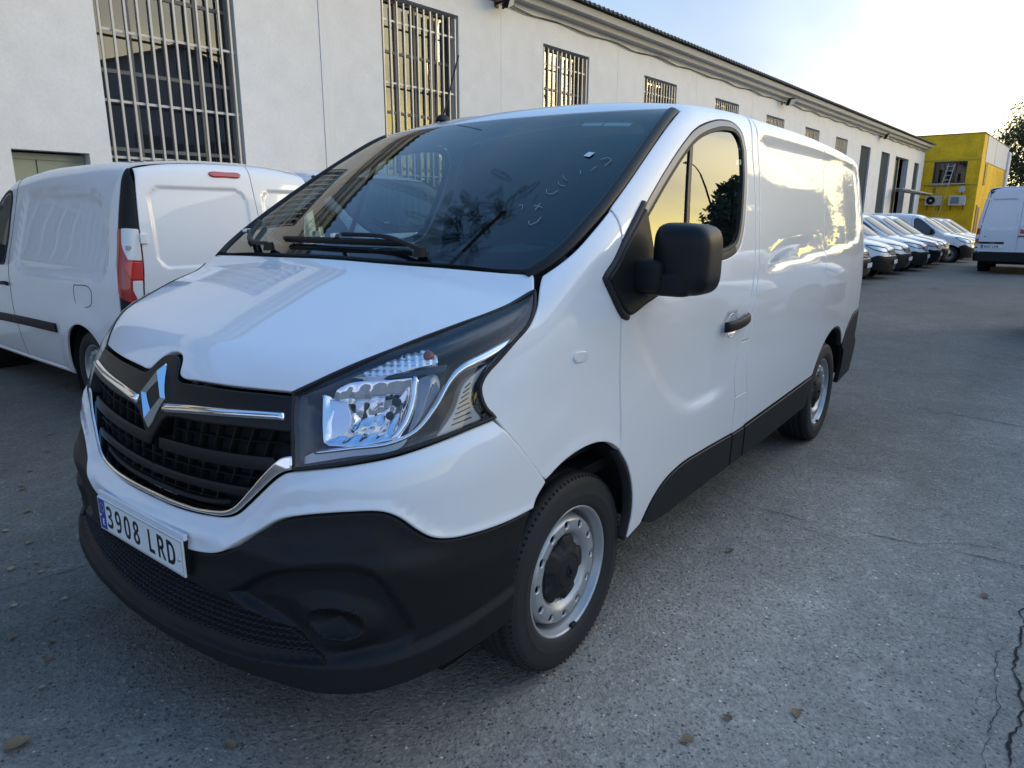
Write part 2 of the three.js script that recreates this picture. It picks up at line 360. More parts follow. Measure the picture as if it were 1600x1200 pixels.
// a strip laid along a curve on the body: section is a list of [across, up] in metres
function strip(body, chart, curve, section, { off = 0, closed = false, taper = null } = {}) {
  const pts = curve.map((p) => { const q = body.near(p, 0, chart), n = body.grad(q); return [[q[0] + n[0] * off, q[1] + n[1] * off, q[2] + n[2] * off], n]; });
  return sweep(pts, section, closed, taper);
}
function sweep(pts, section, closed = false, taper = null) {
  const n = pts.length, m = section.length, pos = [], idx = [], uv = [];
  for (let i = 0; i < n; i++) {
    const a = pts[closed ? (i + n - 1) % n : Math.max(0, i - 1)][0], b = pts[closed ? (i + 1) % n : Math.min(n - 1, i + 1)][0], [q, nn] = pts[i];
    const T = new THREE.Vector3(b[0] - a[0], b[1] - a[1], b[2] - a[2]).normalize(), N = new THREE.Vector3(...nn), B = new THREE.Vector3().crossVectors(N, T).normalize(); N.crossVectors(T, B);
    const k = taper ? taper(i / (n - 1)) : 1;
    section.forEach(([x, y], j) => { pos.push(q[0] + B.x * x * k + N.x * y, q[1] + B.y * x * k + N.y * y, q[2] + B.z * x * k + N.z * y); uv.push(i / n, j / m); });
  }
  const L = closed ? n : n - 1;
  for (let i = 0; i < L; i++) for (let j = 0; j < m - 1; j++) { const a = i * m + j, b = ((i + 1) % n) * m + j; idx.push(a, b, a + 1, b, b + 1, a + 1); }
  if (!closed) for (const [s, w] of [[0, 1], [n - 1, -1]]) for (let j = 1; j < m - 1; j++) w > 0 ? idx.push(s * m, s * m + j, s * m + j + 1) : idx.push(s * m, s * m + j + 1, s * m + j);
  const g = new THREE.BufferGeometry(); g.setAttribute('position', new THREE.Float32BufferAttribute(pos, 3)); g.setAttribute('uv', new THREE.Float32BufferAttribute(uv, 2)); g.setIndex(idx); g.computeVertexNormals(); return g;
}
const flatBand = (w, h) => [[-w, -0.004], [-w, h * 0.6], [-w * 0.86, h], [w * 0.86, h], [w, h * 0.6], [w, -0.004]];
const roundBand = (w, h) => [[-w, -0.004], [-w, 0], [-w * 0.8, h * 0.6], [-w * 0.4, h * 0.92], [0, h], [w * 0.4, h * 0.92], [w * 0.8, h * 0.6], [w, 0], [w, -0.004]];
// ============ materials of the vehicles ============
const orange = (() => { const n1 = tileNoise(5, 64), n2 = tileNoise(6, 128); return dataTex(256, 256, (u, v) => { const k = 0.5 + 0.3 * n1(u, v) + 0.3 * n2(u, v); return [k, k, k]; }); })();
const M = {
  paint: phys(0.80, 0.80, 0.80, 0.42, { clearcoat: 1, clearcoatRoughness: 0.025 }),
  paintFar: phys(0.78, 0.78, 0.79, 0.4, { clearcoat: 1, clearcoatRoughness: 0.05 }),
  plastic: phys(0.009, 0.009, 0.0095, 0.5, { specularIntensity: 0.55, bumpMap: (() => { const t = orange.clone(); t.repeat.set(9, 9); return t; })(), bumpScale: 0.0004 }),
  smooth: phys(0.008, 0.008, 0.0085, 0.42, { specularIntensity: 0.6 }),
  trim: phys(0.007, 0.007, 0.0075, 0.42, { specularIntensity: 0.6 }),
  grille: phys(0.010, 0.010, 0.011, 0.5, { specularIntensity: 0.5 }),
  mesh: phys(0.012, 0.012, 0.013, 0.45, { specularIntensity: 0.7 }),
  lampHouse: std(0.014, 0.016, 0.022, 0.3),
  reflector: std(0.82, 0.82, 0.83, 0.09, 1), plate: std(0.75, 0.76, 0.78, 0.3, 0.75), projector: phys(0.20, 0.21, 0.23, 0.18, { clearcoat: 1, metalness: 0.6 }), brow: std(0.02, 0.026, 0.04, 0.25), satinGrey: std(0.42, 0.425, 0.43, 0.38, 0.4), bezel: std(0.30, 0.31, 0.32, 0.25, 0.85),
  gloss: phys(0.008, 0.008, 0.009, 0.12, { clearcoat: 1, clearcoatRoughness: 0.02 }),
  rubber: std(0.014, 0.014, 0.015, 0.62),
  seal: std(0.2, 0.2, 0.205, 0.35),
  dark: std(0.006, 0.006, 0.006, 0.9),
  chrome: std(0.86, 0.86, 0.85, 0.06, 1),
  satin: std(0.62, 0.63, 0.64, 0.32, 1),
  silver: std(0.46, 0.47, 0.48, 0.4, 0.6),
  tyre: std(0.017, 0.017, 0.0175, 0.7),
  cap: phys(0.02, 0.0205, 0.022, 0.6, { specularIntensity: 0.5 }),
  glass: phys(0.50, 0.64, 0.66, 0.0, { transmission: 1, thickness: 0, ior: 1.52 }),
  sideGlass: phys(0.42, 0.50, 0.48, 0.0, { transmission: 1, thickness: 0, ior: 2.3 }),
  lens: phys(0.97, 0.98, 1.0, 0.0, { transmission: 1, thickness: 0, ior: 1.56 }),
  frit: phys(0.006, 0.006, 0.007, 0.05, { ior: 1.52 }),
  red: phys(0.42, 0.012, 0.012, 0.15, { clearcoat: 1, clearcoatRoughness: 0.02 }),
  clearRed: phys(0.6, 0.03, 0.02, 0.1, { clearcoat: 1, clearcoatRoughness: 0.02 }),
  amber: phys(0.75, 0.75, 0.74, 0.15, { clearcoat: 1 }),
  cloth: std(0.012, 0.0125, 0.014, 0.9),
  cabin: std(0.013, 0.0135, 0.015, 0.75),
  greyPlastic: std(0.022, 0.023, 0.026, 0.6),
  chalk: std(0.42, 0.43, 0.44, 0.9),
};
// ============ the white van in front ============
let WHEEL;
const VAN = new Body(vanF, { noseX: 1.05, topY: 0.6, archY: 1.15, rearX: 3.5 });
const van = thing('delivery_van', 'big white panel van with black bumper, parked alone in the front of the yard', 'van');
{
  const B = VAN;
  const hoodRear = crv([[0.722, 1.33, 0], [0.727, 1.328, 0.29], [0.752, 1.323, 0.55], [0.78, 1.319, 0.75], [0.8, 1.316, 0.841]]);
  const hoodSide = crv([[0.8, 1.316, 0.841], [0.757, 1.274, 0.874]]);
  const hlTop = crv([[0.757, 1.274, 0.874], [0.694, 1.245, 0.85], [0.525, 1.198, 0.794], [0.386, 1.154, 0.728], [0.264, 1.104, 0.654], [0.173, 1.037, 0.538]]);
  const trimTop = crv([[0.154, 1.083, 0], [0.15, 1.08, 0.028], [0.143, 1.068, 0.05], [0.128, 1.047, 0.068], [0.115, 1.028, 0.082], [0.111, 1.02, 0.105], [0.116, 1.022, 0.173], [0.131, 1.027, 0.317], [0.152, 1.033, 0.441], [0.173, 1.037, 0.538]]);
  const hlLeft = crv([[0.173, 1.037, 0.538], [0.152, 0.996, 0.555], [0.132, 0.928, 0.579], [0.123, 0.859, 0.591]]);
  const hlBot = crv([[0.123, 0.859, 0.591], [0.181, 0.892, 0.738], [0.268, 0.918, 0.84], [0.373, 0.94, 0.894], [0.452, 0.954, 0.918], [0.517, 0.963, 0.931]]);
  const hlRear = crv([[0.517, 0.963, 0.931], [0.49, 0.99, 0.924], [0.479, 1.021, 0.917], [0.48, 1.049, 0.913], [0.502, 1.079, 0.914], [0.548, 1.111, 0.919], [0.608, 1.151, 0.922], [0.669, 1.188, 0.919], [0.717, 1.23, 0.903], [0.757, 1.274, 0.874]]);
  const chOut = crv([[0.03, 0.676, 0], [0.034, 0.677, 0.16], [0.045, 0.685, 0.285], [0.057, 0.695, 0.36], [0.067, 0.712, 0.405], [0.078, 0.743, 0.442], [0.095, 0.794, 0.495], [0.106, 0.829, 0.533], [0.114, 0.847, 0.558], [0.123, 0.859, 0.591]]);
  const chIn = crv([[0.034, 0.692, 0], [0.038, 0.693, 0.16], [0.046, 0.696, 0.255], [0.055, 0.704, 0.323], [0.063, 0.714, 0.369], [0.07, 0.733, 0.402], [0.084, 0.778, 0.446], [0.097, 0.827, 0.49], [0.111, 0.87, 0.531], [0.118, 0.886, 0.55], [0.127, 0.897, 0.585]]);
  const trimLow = crv([[0.055, 0.842, 0], [0.056, 0.846, 0.018, 1], [0.067, 0.912, 0.082], [0.072, 0.92, 0.12], [0.082, 0.928, 0.273], [0.101, 0.938, 0.406], [0.135, 0.947, 0.574]]);
  const whiteLow = crv([[0.015, 0.58, 0], [0.021, 0.58, 0.16], [0.023, 0.582, 0.235], [0.028, 0.589, 0.3], [0.034, 0.605, 0.369], [0.044, 0.638, 0.438], [0.075, 0.681, 0.497], [0.101, 0.728, 0.566], [0.123, 0.753, 0.638], [0.174, 0.776, 0.748], [0.218, 0.778, 0.812], [0.244, 0.76, 0.838], [0.272, 0.727, 0.86], [0.304, 0.698, 0.88], [0.35, 0.683, 0.899], [0.429, 0.676, 0.922], [0.537, 0.674, 0.94], [0.635, 0.679, 0.95]]);
  const bumpFend = crv([[0.517, 0.963, 0.931], [0.59, 0.873, 0.944], [0.699, 0.741, 0.956]]);
  const archA = crv([[0.699, 0.741, 0.956], [0.665, 0.712, 0.953], [0.635, 0.679, 0.95]]);
  const archLow = crv([[0.635, 0.679, 0.95], [0.585, 0.6, 0.95], [0.56, 0.5, 0.95], [0.548, 0.44, 0.945], [0.545, 0.385, 0.94]]);
  const lip = crv([[0.545, 0.385, 0.94], [0.42, 0.362, 0.91], [0.28, 0.335, 0.87], [0.119, 0.304, 0.74], [0.066, 0.295, 0.572], [0.028, 0.289, 0.371], [0.005, 0.286, 0.15], [0.004, 0.286, 0]]);
  const wsSide = crv([[0.8, 1.316, 0.841], [0.85, 1.345, 0.868], [0.918, 1.384, 0.889], [1.039, 1.455, 0.896], [1.12, 1.503, 0.894]]);
  const pillarFront = crv([[1.12, 1.503, 0.894], [1.255, 1.586, 0.883], [1.541, 1.756, 0.848], [1.766, 1.869, 0.815]]);
  const seam = crv([[1.12, 1.503, 0.894], [1.121, 1.465, 0.929], [1.119, 1.406, 0.948]]);
  const seamLow = crv([[1.119, 1.406, 0.948], [1.109, 1.179, 0.97], [1.106, 0.952, 0.974], [1.112, 0.721, 0.974]]);
  const archTop = crv([[1.112, 0.721, 0.974], [1.036, 0.768, 0.973], [0.957, 0.789, 0.969], [0.872, 0.79, 0.965], [0.782, 0.774, 0.961], [0.699, 0.741, 0.956]]);
  const archRear = crv([[1.112, 0.721, 0.974], [1.18, 0.648, 0.97], [1.233, 0.55, 0.965], [1.256, 0.449, 0.957], [1.246, 0.34, 0.946]]);
  const header = crv([[1.662, 1.877, 0], [1.665, 1.877, 0.21], [1.683, 1.876, 0.42], [1.715, 1.873, 0.62], [1.766, 1.869, 0.815]]);
  const up = (p, d) => [p[0], p[1] + d, p[2]];
  const J = [2.326, 1.763, 0.884], J2 = [2.406, 1.763, 0.885];
  const sealTop = crv([[1.281, 1.499, 0.933], [1.48, 1.63, 0.909], [1.672, 1.742, 0.888], [1.799, 1.801, 0.874], [1.977, 1.848, 0.86], [2.121, 1.869, 0.85], [2.24, 1.866, 0.853], [2.303, 1.83, 0.868], J]);
  const sealLow = crv([J, [2.299, 1.639, 0.908], [2.231, 1.476, 0.937], [2.19, 1.405, 0.947], [2.14, 1.352, 0.953], [2.05, 1.322, 0.959], [1.925, 1.31, 0.961], [1.6, 1.3, 0.961], [1.28, 1.3, 0.961]]);
  const lineA1 = crv([[2.57, 1.99, 0], [2.57, 1.975, 0.5], [2.555, 1.952, 0.74], [2.51, 1.925, 0.81], [2.44, 1.86, 0.86], J2]);
  const lineA2 = crv([J2, [2.392, 1.602, 0.915], [2.35, 1.392, 0.95], [2.31, 1.225, 0.97], [2.27, 1.095, 0.976], [2.205, 0.937, 0.978]]), flapA = crv([[2.205, 0.937, 0.978], [2.155, 0.86, 0.977], [2.148, 0.78, 0.976], [2.189, 0.683, 0.972]]), lowA = crv([[2.189, 0.683, 0.972], [2.2, 0.59, 0.967], [2.204, 0.505, 0.962]]);
  const lineB1 = crv([[2.6, 1.99, 0], [2.6, 1.975, 0.5], [2.585, 1.952, 0.74], [2.545, 1.92, 0.82], [2.49, 1.791, 0.878], [2.468, 1.647, 0.906], [2.414, 1.433, 0.944], [2.37, 1.225, 0.971], [2.325, 1.069, 0.977], [2.303, 0.938, 0.978]]);
  const lineB2 = crv([[2.303, 0.938, 0.978], [2.284, 0.835, 0.977], [2.318, 0.74, 0.974], [2.338, 0.683, 0.972]]), lineB3 = crv([[2.338, 0.683, 0.972], [2.362, 0.58, 0.966], [2.37, 0.505, 0.962]]);
  const lineC = crv([[3.77, 1.99, 0], [3.77, 1.97, 0.5], [3.765, 1.945, 0.78], [3.74, 1.9, 0.84], [3.712, 1.837, 0.864], [3.69, 1.727, 0.887], [3.63, 1.518, 0.927], [3.577, 1.25, 0.967], [3.552, 1.045, 0.977], [3.552, 0.823, 0.975], [3.548, 0.676, 0.971], [3.53, 0.539, 0.964]]);
  const rArch = crv([[3.53, 0.539, 0.964], [3.628, 0.652, 0.967], [3.734, 0.722, 0.969], [3.855, 0.765, 0.967], [4.005, 0.782, 0.963], [4.163, 0.757, 0.956], [4.277, 0.69, 0.948], [4.337, 0.62, 0.94]]);
  const sill1 = crv([[1.343, 0.365, 0.949], [1.404, 0.435, 0.956], [1.492, 0.488, 0.961], [1.639, 0.517, 0.963], [1.833, 0.518, 0.963], [2.204, 0.505, 0.962]]);
  const rearLow = crv([[4.337, 0.62, 0.94], [4.45, 0.72, 0.94], [4.62, 0.79, 0.93], [4.93, 0.815, 0.89]]);
  const rearEnd = crv([[4.93, 0.815, 0.89], [4.93, 1.1, 0.9], [4.93, 1.6, 0.86], [4.93, 1.85, 0.82], [4.91, 1.92, 0.74], [4.9, 1.94, 0.5], [4.9, 1.95, 0]]);
  const line = (a, b) => crv([a, b]);

  // --- front ---
  const poly = (c, ch) => c.map((p) => B.uv(ch, p));
  const hoodOut = join(both(trimTop), rev(hlTop), rev(hoodSide), rev(hoodRear), flip(hoodRear), flip(hoodSide), flip(hlTop));
  part('hood', panel(B, 'top', hoodOut, { step: 0.022, roll: 0.005 }), M.paint, van);
  const chOutN = poly(both(join(chOut, hlBot)), 'nose'), lowN = poly(both(whiteLow), 'nose');
  const bumperDisp = (u, v) => { const d = distTo(chOutN, u, v, false); const l = distTo(lowN, u, v, false); return 0.016 * sstep(0.0, 0.05, d) - 0.004 + 0.006 * sstep(0.03, 0, l); };
  part('front_bumper', panel(B, 'nose', join(both(join(chOut, hlBot, bumpFend, archA)), both(whiteLow).reverse()), { step: 0.018, disp: bumperDisp, roll: 0.006, depth: 0.03 }), M.paint, van);
  // black lower bumper with the fog pockets and the lower grille
  const pocket = crv([[0.042, 0.508, 0.406], [0.071, 0.609, 0.569], [0.115, 0.645, 0.7], [0.163, 0.65, 0.779], [0.19, 0.628, 0.823], [0.226, 0.555, 0.847], [0.257, 0.461, 0.864], [0.236, 0.424, 0.851], [0.166, 0.406, 0.792], [0.115, 0.386, 0.71], [0.07, 0.46, 0.552], [0.049, 0.484, 0.449]]);
  const pocketN = poly(pocket, 'nose');
  const lowTop = crv([[0.014, 0.492, 0], [0.021, 0.488, 0.215], [0.039, 0.474, 0.383], [0.073, 0.457, 0.56], [0.09, 0.439, 0.633], [0.112, 0.388, 0.708]]), lowBot = crv([[0.005, 0.322, 0], [0.01, 0.326, 0.165], [0.026, 0.334, 0.336], [0.048, 0.344, 0.48], [0.078, 0.362, 0.603], [0.112, 0.383, 0.708]]);
  const lowN2 = poly(join(both(lowTop), both(lowBot).reverse()), 'nose');
  const fc = B.uv('nose', [0.126, 0.494, 0.731]);
  const lowDisp = (u0, v) => {
    const u = Math.abs(u0), inP = insidePoly(pocketN, u, v), dp = distTo(pocketN, u, v);
    const sP = inP ? dp : -dp;
    let d = 0.012 + 0.010 * sstep(0.02, 0.10, distTo(lowN, u, v, false));
    d += 0.014 * sstep(0.352, 0.318, v - 0.06 * (u / 0.7) ** 2);
    const edge = mixN(sstep(0.40, 0.47, v), 0.75, sstep(0.60, 0.74, u));                              // a crisp step above the pocket, fading out below
    d -= 0.024 * sstep(-0.004, 0.022, sP) * edge; d += 0.016 * sstep(0.03, 0.14, sP) * edge;
    const dg = distTo(lowN2, u, v), sG = insidePoly(lowN2, u, v) ? dg : -dg; d -= 0.016 * sstep(-0.004, 0.008, sG);
    const r = Math.hypot((u - fc[0]) / 0.06, (v - fc[1]) / 0.043);
    d += 0.012 * sstep(2.0, 1.15, r) + 0.003 * Math.exp(-(((r - 1.06) / 0.09) ** 2)); if (r < 1) d -= 0.045 * (1 - r) ** 0.8;
    return d;
  };
  part('lower_bumper', panel(B, 'nose', both(join(whiteLow, archLow, lip)), { step: 0.0065, disp: lowDisp, roll: 0.008, depth: 0.05 }), M.plastic, van);
  // lower grille mesh: rows of small wavy slats
  const lg = new THREE.Group(); lg.name = 'lower_grille'; van.add(lg);
  {
    const yAt = (c, az) => { for (let i = 0; i < c.length - 1; i++) if (az <= c[i + 1][2]) return mixN(c[i][1], c[i + 1][1], (az - c[i][2]) / (c[i + 1][2] - c[i][2] || 1)); return c[c.length - 1][1]; };
    for (let k = 0; k < 9; k++) {
      const c = [];
      for (let i = -62; i <= 62; i++) {
        const z = i / 62 * 0.702, az = Math.abs(z), dn = yAt(lowBot, az), y = dn + 0.012 + k * 0.0178;
        if (y < yAt(lowTop, az) - 0.004) c.push([0.02 + bow(az), y + 0.0032 * (i % 2 ? 1 : -1), z]);
      }
      const runs = []; let run = []; for (const p of c) { if (run.length && Math.abs(p[2] - run[run.length - 1][2]) > 0.03) { runs.push(run); run = []; } run.push(p); } runs.push(run);
      for (const q of runs) if (q.length > 3) part('mesh_bar', strip(B, 'nose', q, [[-0.0042, -0.008], [-0.0042, 0.003], [0.0042, 0.006], [0.0042, -0.008]], { off: 0.006 }), M.mesh, lg);
    }
  }
  // black panel between the lamps, grille and chrome
  part('grille_surround', panel(B, 'nose', join(both(join(trimTop, line([0.173, 1.037, 0.538], [0.135, 0.947, 0.574]))), rev(both(trimLow))), { step: 0.02, off: 0.004, roll: 0.006, depth: 0.05 }), M.trim, van);
  const chromeFrame = panel(B, 'nose', join(both(join(chOut, line([0.123, 0.859, 0.591], [0.127, 0.897, 0.585]))), rev(both(chIn))), { step: 0.01, off: 0.006, roll: 0.0055, depth: 0.04, gap: 0.001 });
  part('grille_frame', chromeFrame, M.chrome, van);
  const gr = part('grille', panel(B, 'nose', join(both(join(trimLow, line([0.135, 0.947, 0.574], [0.127, 0.897, 0.585]))), rev(both(chIn))), { step: 0.03, off: -0.05, gap: -0.004, roll: 0, depth: 0 }), M.dark, van);
  {
    const lowY = (z) => { const a = Math.abs(z); let b = chIn[0]; for (const p of chIn) if (p[2] <= a) b = p; return b[1]; };
    const X = (y, z) => [nose(y) + bow(Math.abs(z)), y, z];
    const hw = (y) => { let m = 0.57; for (const p of chIn) if (p[1] >= y) { m = p[2]; break; } return Math.min(0.575, m); };
    const sag = (z) => 0.045 * (z / 0.5) ** 2;
    const rail = (y0, sec, off, inner, lim, m) => {
      for (const s of [-1, 1]) {
        const c = [], e = Math.min(lim, hw(y0 + 0.03) - 0.012);
        for (let i = 0; i <= 24; i++) { const z = mixN(inner, e, i / 24); c.push(X(y0 + sag(z) * 0.55, s * z)); }
        part('grille_bar', strip(B, 'nose', c, sec, { off }), m, gr);
      }
    };
    rail(0.833, flatBand(0.0185, 0.010), -0.02, 0.028, 0.545, M.trim); rail(0.753, flatBand(0.0125, 0.010), -0.018, 0.0, 0.48, M.trim);
    for (const [i, [t, b]] of [[0.924, 0.853], [0.813, 0.767], [0.739, 0.70]].entries()) {
      rail((t + b) / 2, [[-0.0022, -0.02], [-0.0022, 0.003], [0.0022, 0.003], [0.0022, -0.02]], -0.024, i ? 0.0 : 0.078, 0.545, M.grille);
      const n = [8, 8, 7][i];
      for (const s of [-1, 1]) for (let k = 0; k < n; k++) {
        const z = (i ? 0.034 : 0.09) + k * 0.066; if (z > hw(b + 0.012) - 0.02) continue;
        const slant = 0.002 + 0.012 * (k / n), q = sag(z) * 0.55;
        part('grille_fin', strip(B, 'nose', [X(b + q - 0.004, s * (z - slant)), X((t + b) / 2 + q, s * z), X(t + q + 0.004, s * (z + slant))], [[-0.0022, -0.02], [-0.0022, 0.003], [0.0022, 0.003], [0.0022, -0.02]], { off: -0.024 }), M.grille, gr);
      }
    }
    const bottom = []; for (let i = -30; i <= 30; i++) { const z = i / 30 * 0.36; bottom.push(X(0.708 + 0.035 * (z / 0.4) ** 4, z)); }
    part('grille_bar', strip(B, 'nose', bottom, roundBand(0.008, 0.008), { off: -0.02 }), M.grille, gr);
  }
  for (const s of [1, -1]) {
    const c = crv([[0.073, 0.943, 0.082], [0.084, 0.955, 0.19], [0.1, 0.965, 0.32], [0.12, 0.974, 0.44], [0.142, 0.98, 0.543]]);
    const g = strip(B, 'nose', c, [[-0.0125, -0.002], [-0.0125, 0.006], [-0.006, 0.0125], [0.003, 0.011], [0.0125, 0.006], [0.0125, -0.002]], { off: 0.005, taper: (t) => mixN(1.0, 0.8, t) });
    part('chrome_bar', s > 0 ? g : mirrored(g), M.chrome, van);
  }
  // diamond emblem
  {
    const em = new THREE.Group(); em.name = 'diamond_emblem'; van.add(em);
    const top = B.cast('nose', 0, 1.05), bot = B.cast('nose', 0, 0.872);
    const ax = new THREE.Vector3(top[0] - bot[0], top[1] - bot[1], 0).normalize(), nx = new THREE.Vector3(-ax.y, ax.x, 0), c0 = new THREE.Vector3((top[0] + bot[0]) / 2, 0.961, 0);
    const at = (a, z, h) => c0.clone().addScaledVector(ax, a).addScaledVector(nx, h + 0.012).setZ(z);
    const R = (k, h) => [at(0.098 * k, 0, h), at(0, 0.079 * k, h), at(-0.098 * k, 0, h), at(0, -0.079 * k, h)];
    const o0 = R(1, -0.022), o1 = R(0.98, -0.004), ri = R(0.72, 0.016), i1 = R(0.42, -0.001), i0 = R(0.40, -0.022);
    for (let k = 0; k < 4; k++) {                                  // four bevelled arms
      const g = [], q = (a, b, c, d) => g.push(a, b, c, a, c, d), n = (k + 1) % 4;
      q(o0[k], o1[k], o1[n], o0[n]); q(o1[k], ri[k], ri[n], o1[n]); q(ri[k], i1[k], i1[n], ri[n]); q(i1[k], i0[k], i0[n], i1[n]);
      const geo = new THREE.BufferGeometry().setFromPoints(g); geo.computeVertexNormals(); part('emblem_arm', geo, M.chrome, em);
    }
  }
  // number plate
  {
    const cv = document.createElement('canvas'); cv.width = 1040; cv.height = 220; const c = cv.getContext('2d');
    c.fillStyle = '#e9eae4'; c.fillRect(0, 0, 1040, 220); c.strokeStyle = '#9a9a94'; c.lineWidth = 5; c.strokeRect(7, 7, 1026, 206);
    c.fillStyle = '#1d3f9e'; c.fillRect(8, 8, 88, 204);
    c.fillStyle = '#e9c53a'; for (let i = 0; i < 12; i++) { const a = i / 12 * 6.2832; c.beginPath(); c.arc(52 + 27 * Math.cos(a), 62 + 27 * Math.sin(a), 4.5, 0, 7); c.fill(); }
    c.fillStyle = '#fff'; c.font = 'bold 62px sans-serif'; c.textAlign = 'center'; c.fillText('E', 52, 186);
    c.fillStyle = '#111'; const ch = '3908 LRD', wd = 108; let x = 152;
    for (const k of ch) { if (k === ' ') { x += 62; continue; } c.save(); c.translate(x, 184); c.scale(0.94, 1.18); c.font = 'bold 176px sans-serif'; c.fillText(k, 0, 0); c.lineWidth = 3; c.restore(); x += wd + 8; }
    const tx = new THREE.CanvasTexture(cv); tx.colorSpace = THREE.SRGBColorSpace; tx.anisotropy = 8;
    const pl = part('number_plate', (() => { const g = new RoundedBoxGeometry(0.006, 0.11, 0.52, 2, 0.002); g.translate(-0.012, 0.5634, 0); return g; })(), std(0.75, 0.75, 0.72, 0.35), van);
    const f = new THREE.PlaneGeometry(0.516, 0.106); f.rotateY(-Math.PI / 2); f.translate(-0.0154, 0.5634, 0);
    part('plate_face', f, new THREE.MeshStandardMaterial({ map: tx, roughness: 0.3 }), pl);
    for (const z of [0.24, -0.245]) { const sc = new THREE.SphereGeometry(0.006, 12, 8); sc.scale(0.6, 1, 1); sc.translate(-0.0165, 0.558, z); part('plate_screw', sc, M.satin, pl); }
    const lipG = box(0.012, 0.02, 0.53, -0.004, 0.626, 0, 0.004); part('plate_ledge', lipG, M.paint, van);
    part('plate_recess', box(0.02, 0.1, 0.5, 0.004, 0.5634, 0, 0.004), M.plastic, van);
  }
  // headlamps
  const hlOut = join(hlTop, hlLeft, hlBot, hlRear);
  for (const s of [1, -1]) {
    const F = (g) => (s > 0 ? g : mirrored(g));
    const hl = new THREE.Group(); hl.name = 'headlight'; van.add(hl);
    const loop = hlOut.slice(0, -1);
    part('gasket', F(strip(B, 'nose', loop, [[-0.006, -0.055], [-0.0055, 0.0015], [0.0, 0.003], [0.0055, 0.0015], [0.006, -0.055]], { closed: true })), M.rubber, hl);
    part('lens', F(panel(B, 'nose', hlOut, { step: 0.025, off: 0.001, gap: 0.004, roll: 0, depth: 0 })), M.lens, hl);
    const hN = poly(hlOut, 'nose');
    const dim = (u, v) => -0.028 - 0.05 * sstep(0, 0.05, distTo(hN, u, v));
    part('housing', F(panel(B, 'nose', hlOut, { step: 0.012, disp: (u, v) => -0.018 - 0.075 * sstep(0.0, 0.07, distTo(hN, u, v)), gap: 0.001, roll: 0, depth: 0 })), M.lampHouse, hl);
    // bowl with pressed facets, its bright side plate, the upright rib and the round lens beside it
    const bowl = crv([[0.205, 1.042, 0.596], [0.209, 1.054, 0.578, 1], [0.258, 1.084, 0.656], [0.31, 1.091, 0.749], [0.352, 1.094, 0.801, 1], [0.335, 1.045, 0.813], [0.308, 0.992, 0.815], [0.267, 0.945, 0.802, 1], [0.2, 0.931, 0.73], [0.168, 0.925, 0.658, 1], [0.164, 0.931, 0.64, 1], [0.205, 1.042, 0.596, 1]]), bN = poly(bowl, 'nose'), bc = B.uv('nose', [0.25, 1.0, 0.73]);
    const saw = (t) => Math.abs((t % 1 + 1) % 1 - 0.5) * 2;
    part('reflector', F(panel(B, 'nose', bowl, { step: 0.004, gap: 0, roll: 0.002, depth: 0.03, disp: (u, v) => { const e = sstep(0, 0.085, distTo(bN, u, v)), k = sstep(0, 0.02, distTo(bN, u, v)); return -0.03 - 0.06 * e - 0.006 * k * saw((u - 0.35 * v) * 26) - 0.004 * k * saw(v * 19 + 0.3); } })), M.reflector, hl);
    part('side_plate', F(panel(B, 'nose', crv([[0.205, 1.043, 0.593], [0.223, 1.035, 0.66, 1], [0.211, 0.989, 0.69], [0.175, 0.931, 0.668, 1], [0.162, 0.928, 0.639, 1], [0.205, 1.043, 0.593, 1]]), { step: 0.01, gap: 0, roll: 0.003, depth: 0.02, disp: (u, v) => -0.034 - 0.10 * Math.max(0, u - 0.56) })), M.plate, hl);
    part('reflector_rib', F(strip(B, 'nose', crv([[0.352, 1.094, 0.801], [0.341, 1.068, 0.808], [0.335, 1.045, 0.813], [0.308, 0.992, 0.815], [0.267, 0.945, 0.802]]), roundBand(0.011, 0.012), { off: -0.036 })), M.reflector, hl);
    const l2 = crv([[0.357, 1.09, 0.808], [0.396, 1.096, 0.836], [0.403, 1.064, 0.852], [0.379, 1.023, 0.852], [0.346, 0.982, 0.846], [0.297, 0.95, 0.826], [0.325, 0.999, 0.825], [0.342, 1.044, 0.82], [0.357, 1.09, 0.808]]), l2N = poly(l2, 'nose');
    part('projector_lens', F(panel(B, 'nose', l2, { step: 0.006, gap: 0, roll: 0.002, depth: 0.02, disp: (u, v) => -0.036 + 0.014 * sstep(0, 0.035, distTo(l2N, u, v)) })), M.projector, hl);
    for (const [dx, y, z] of [[0.30, 1.035, 0.775], [0.285, 1.0, 0.768]]) { const g = new THREE.SphereGeometry(0.011, 14, 10), q = B.snap([dx, y, z]), n = B.grad(q); g.translate(q[0] - n[0] * 0.06, q[1] - n[1] * 0.06, q[2] - n[2] * 0.06); part('bulb_cap', F(g), M.trim, hl); }
    // dark brow between bowl and turn signal
    part('brow', F(panel(B, 'nose', crv([[0.209, 1.058, 0.578], [0.261, 1.088, 0.65], [0.363, 1.112, 0.797], [0.43, 1.118, 0.848, 1], [0.421, 1.1, 0.852], [0.352, 1.098, 0.805], [0.31, 1.094, 0.75], [0.258, 1.086, 0.656], [0.209, 1.058, 0.578, 1]]), { step: 0.01, gap: 0, roll: 0.003, depth: 0.03, off: -0.027 })), M.brow, hl);
    // turn signal: clear cells over silver
    const turn = crv([[0.261, 1.089, 0.652], [0.324, 1.126, 0.706], [0.4, 1.158, 0.745], [0.421, 1.16, 0.775, 1], [0.413, 1.138, 0.821], [0.408, 1.126, 0.832], [0.363, 1.115, 0.797], [0.301, 1.096, 0.731], [0.261, 1.089, 0.652, 1]]);
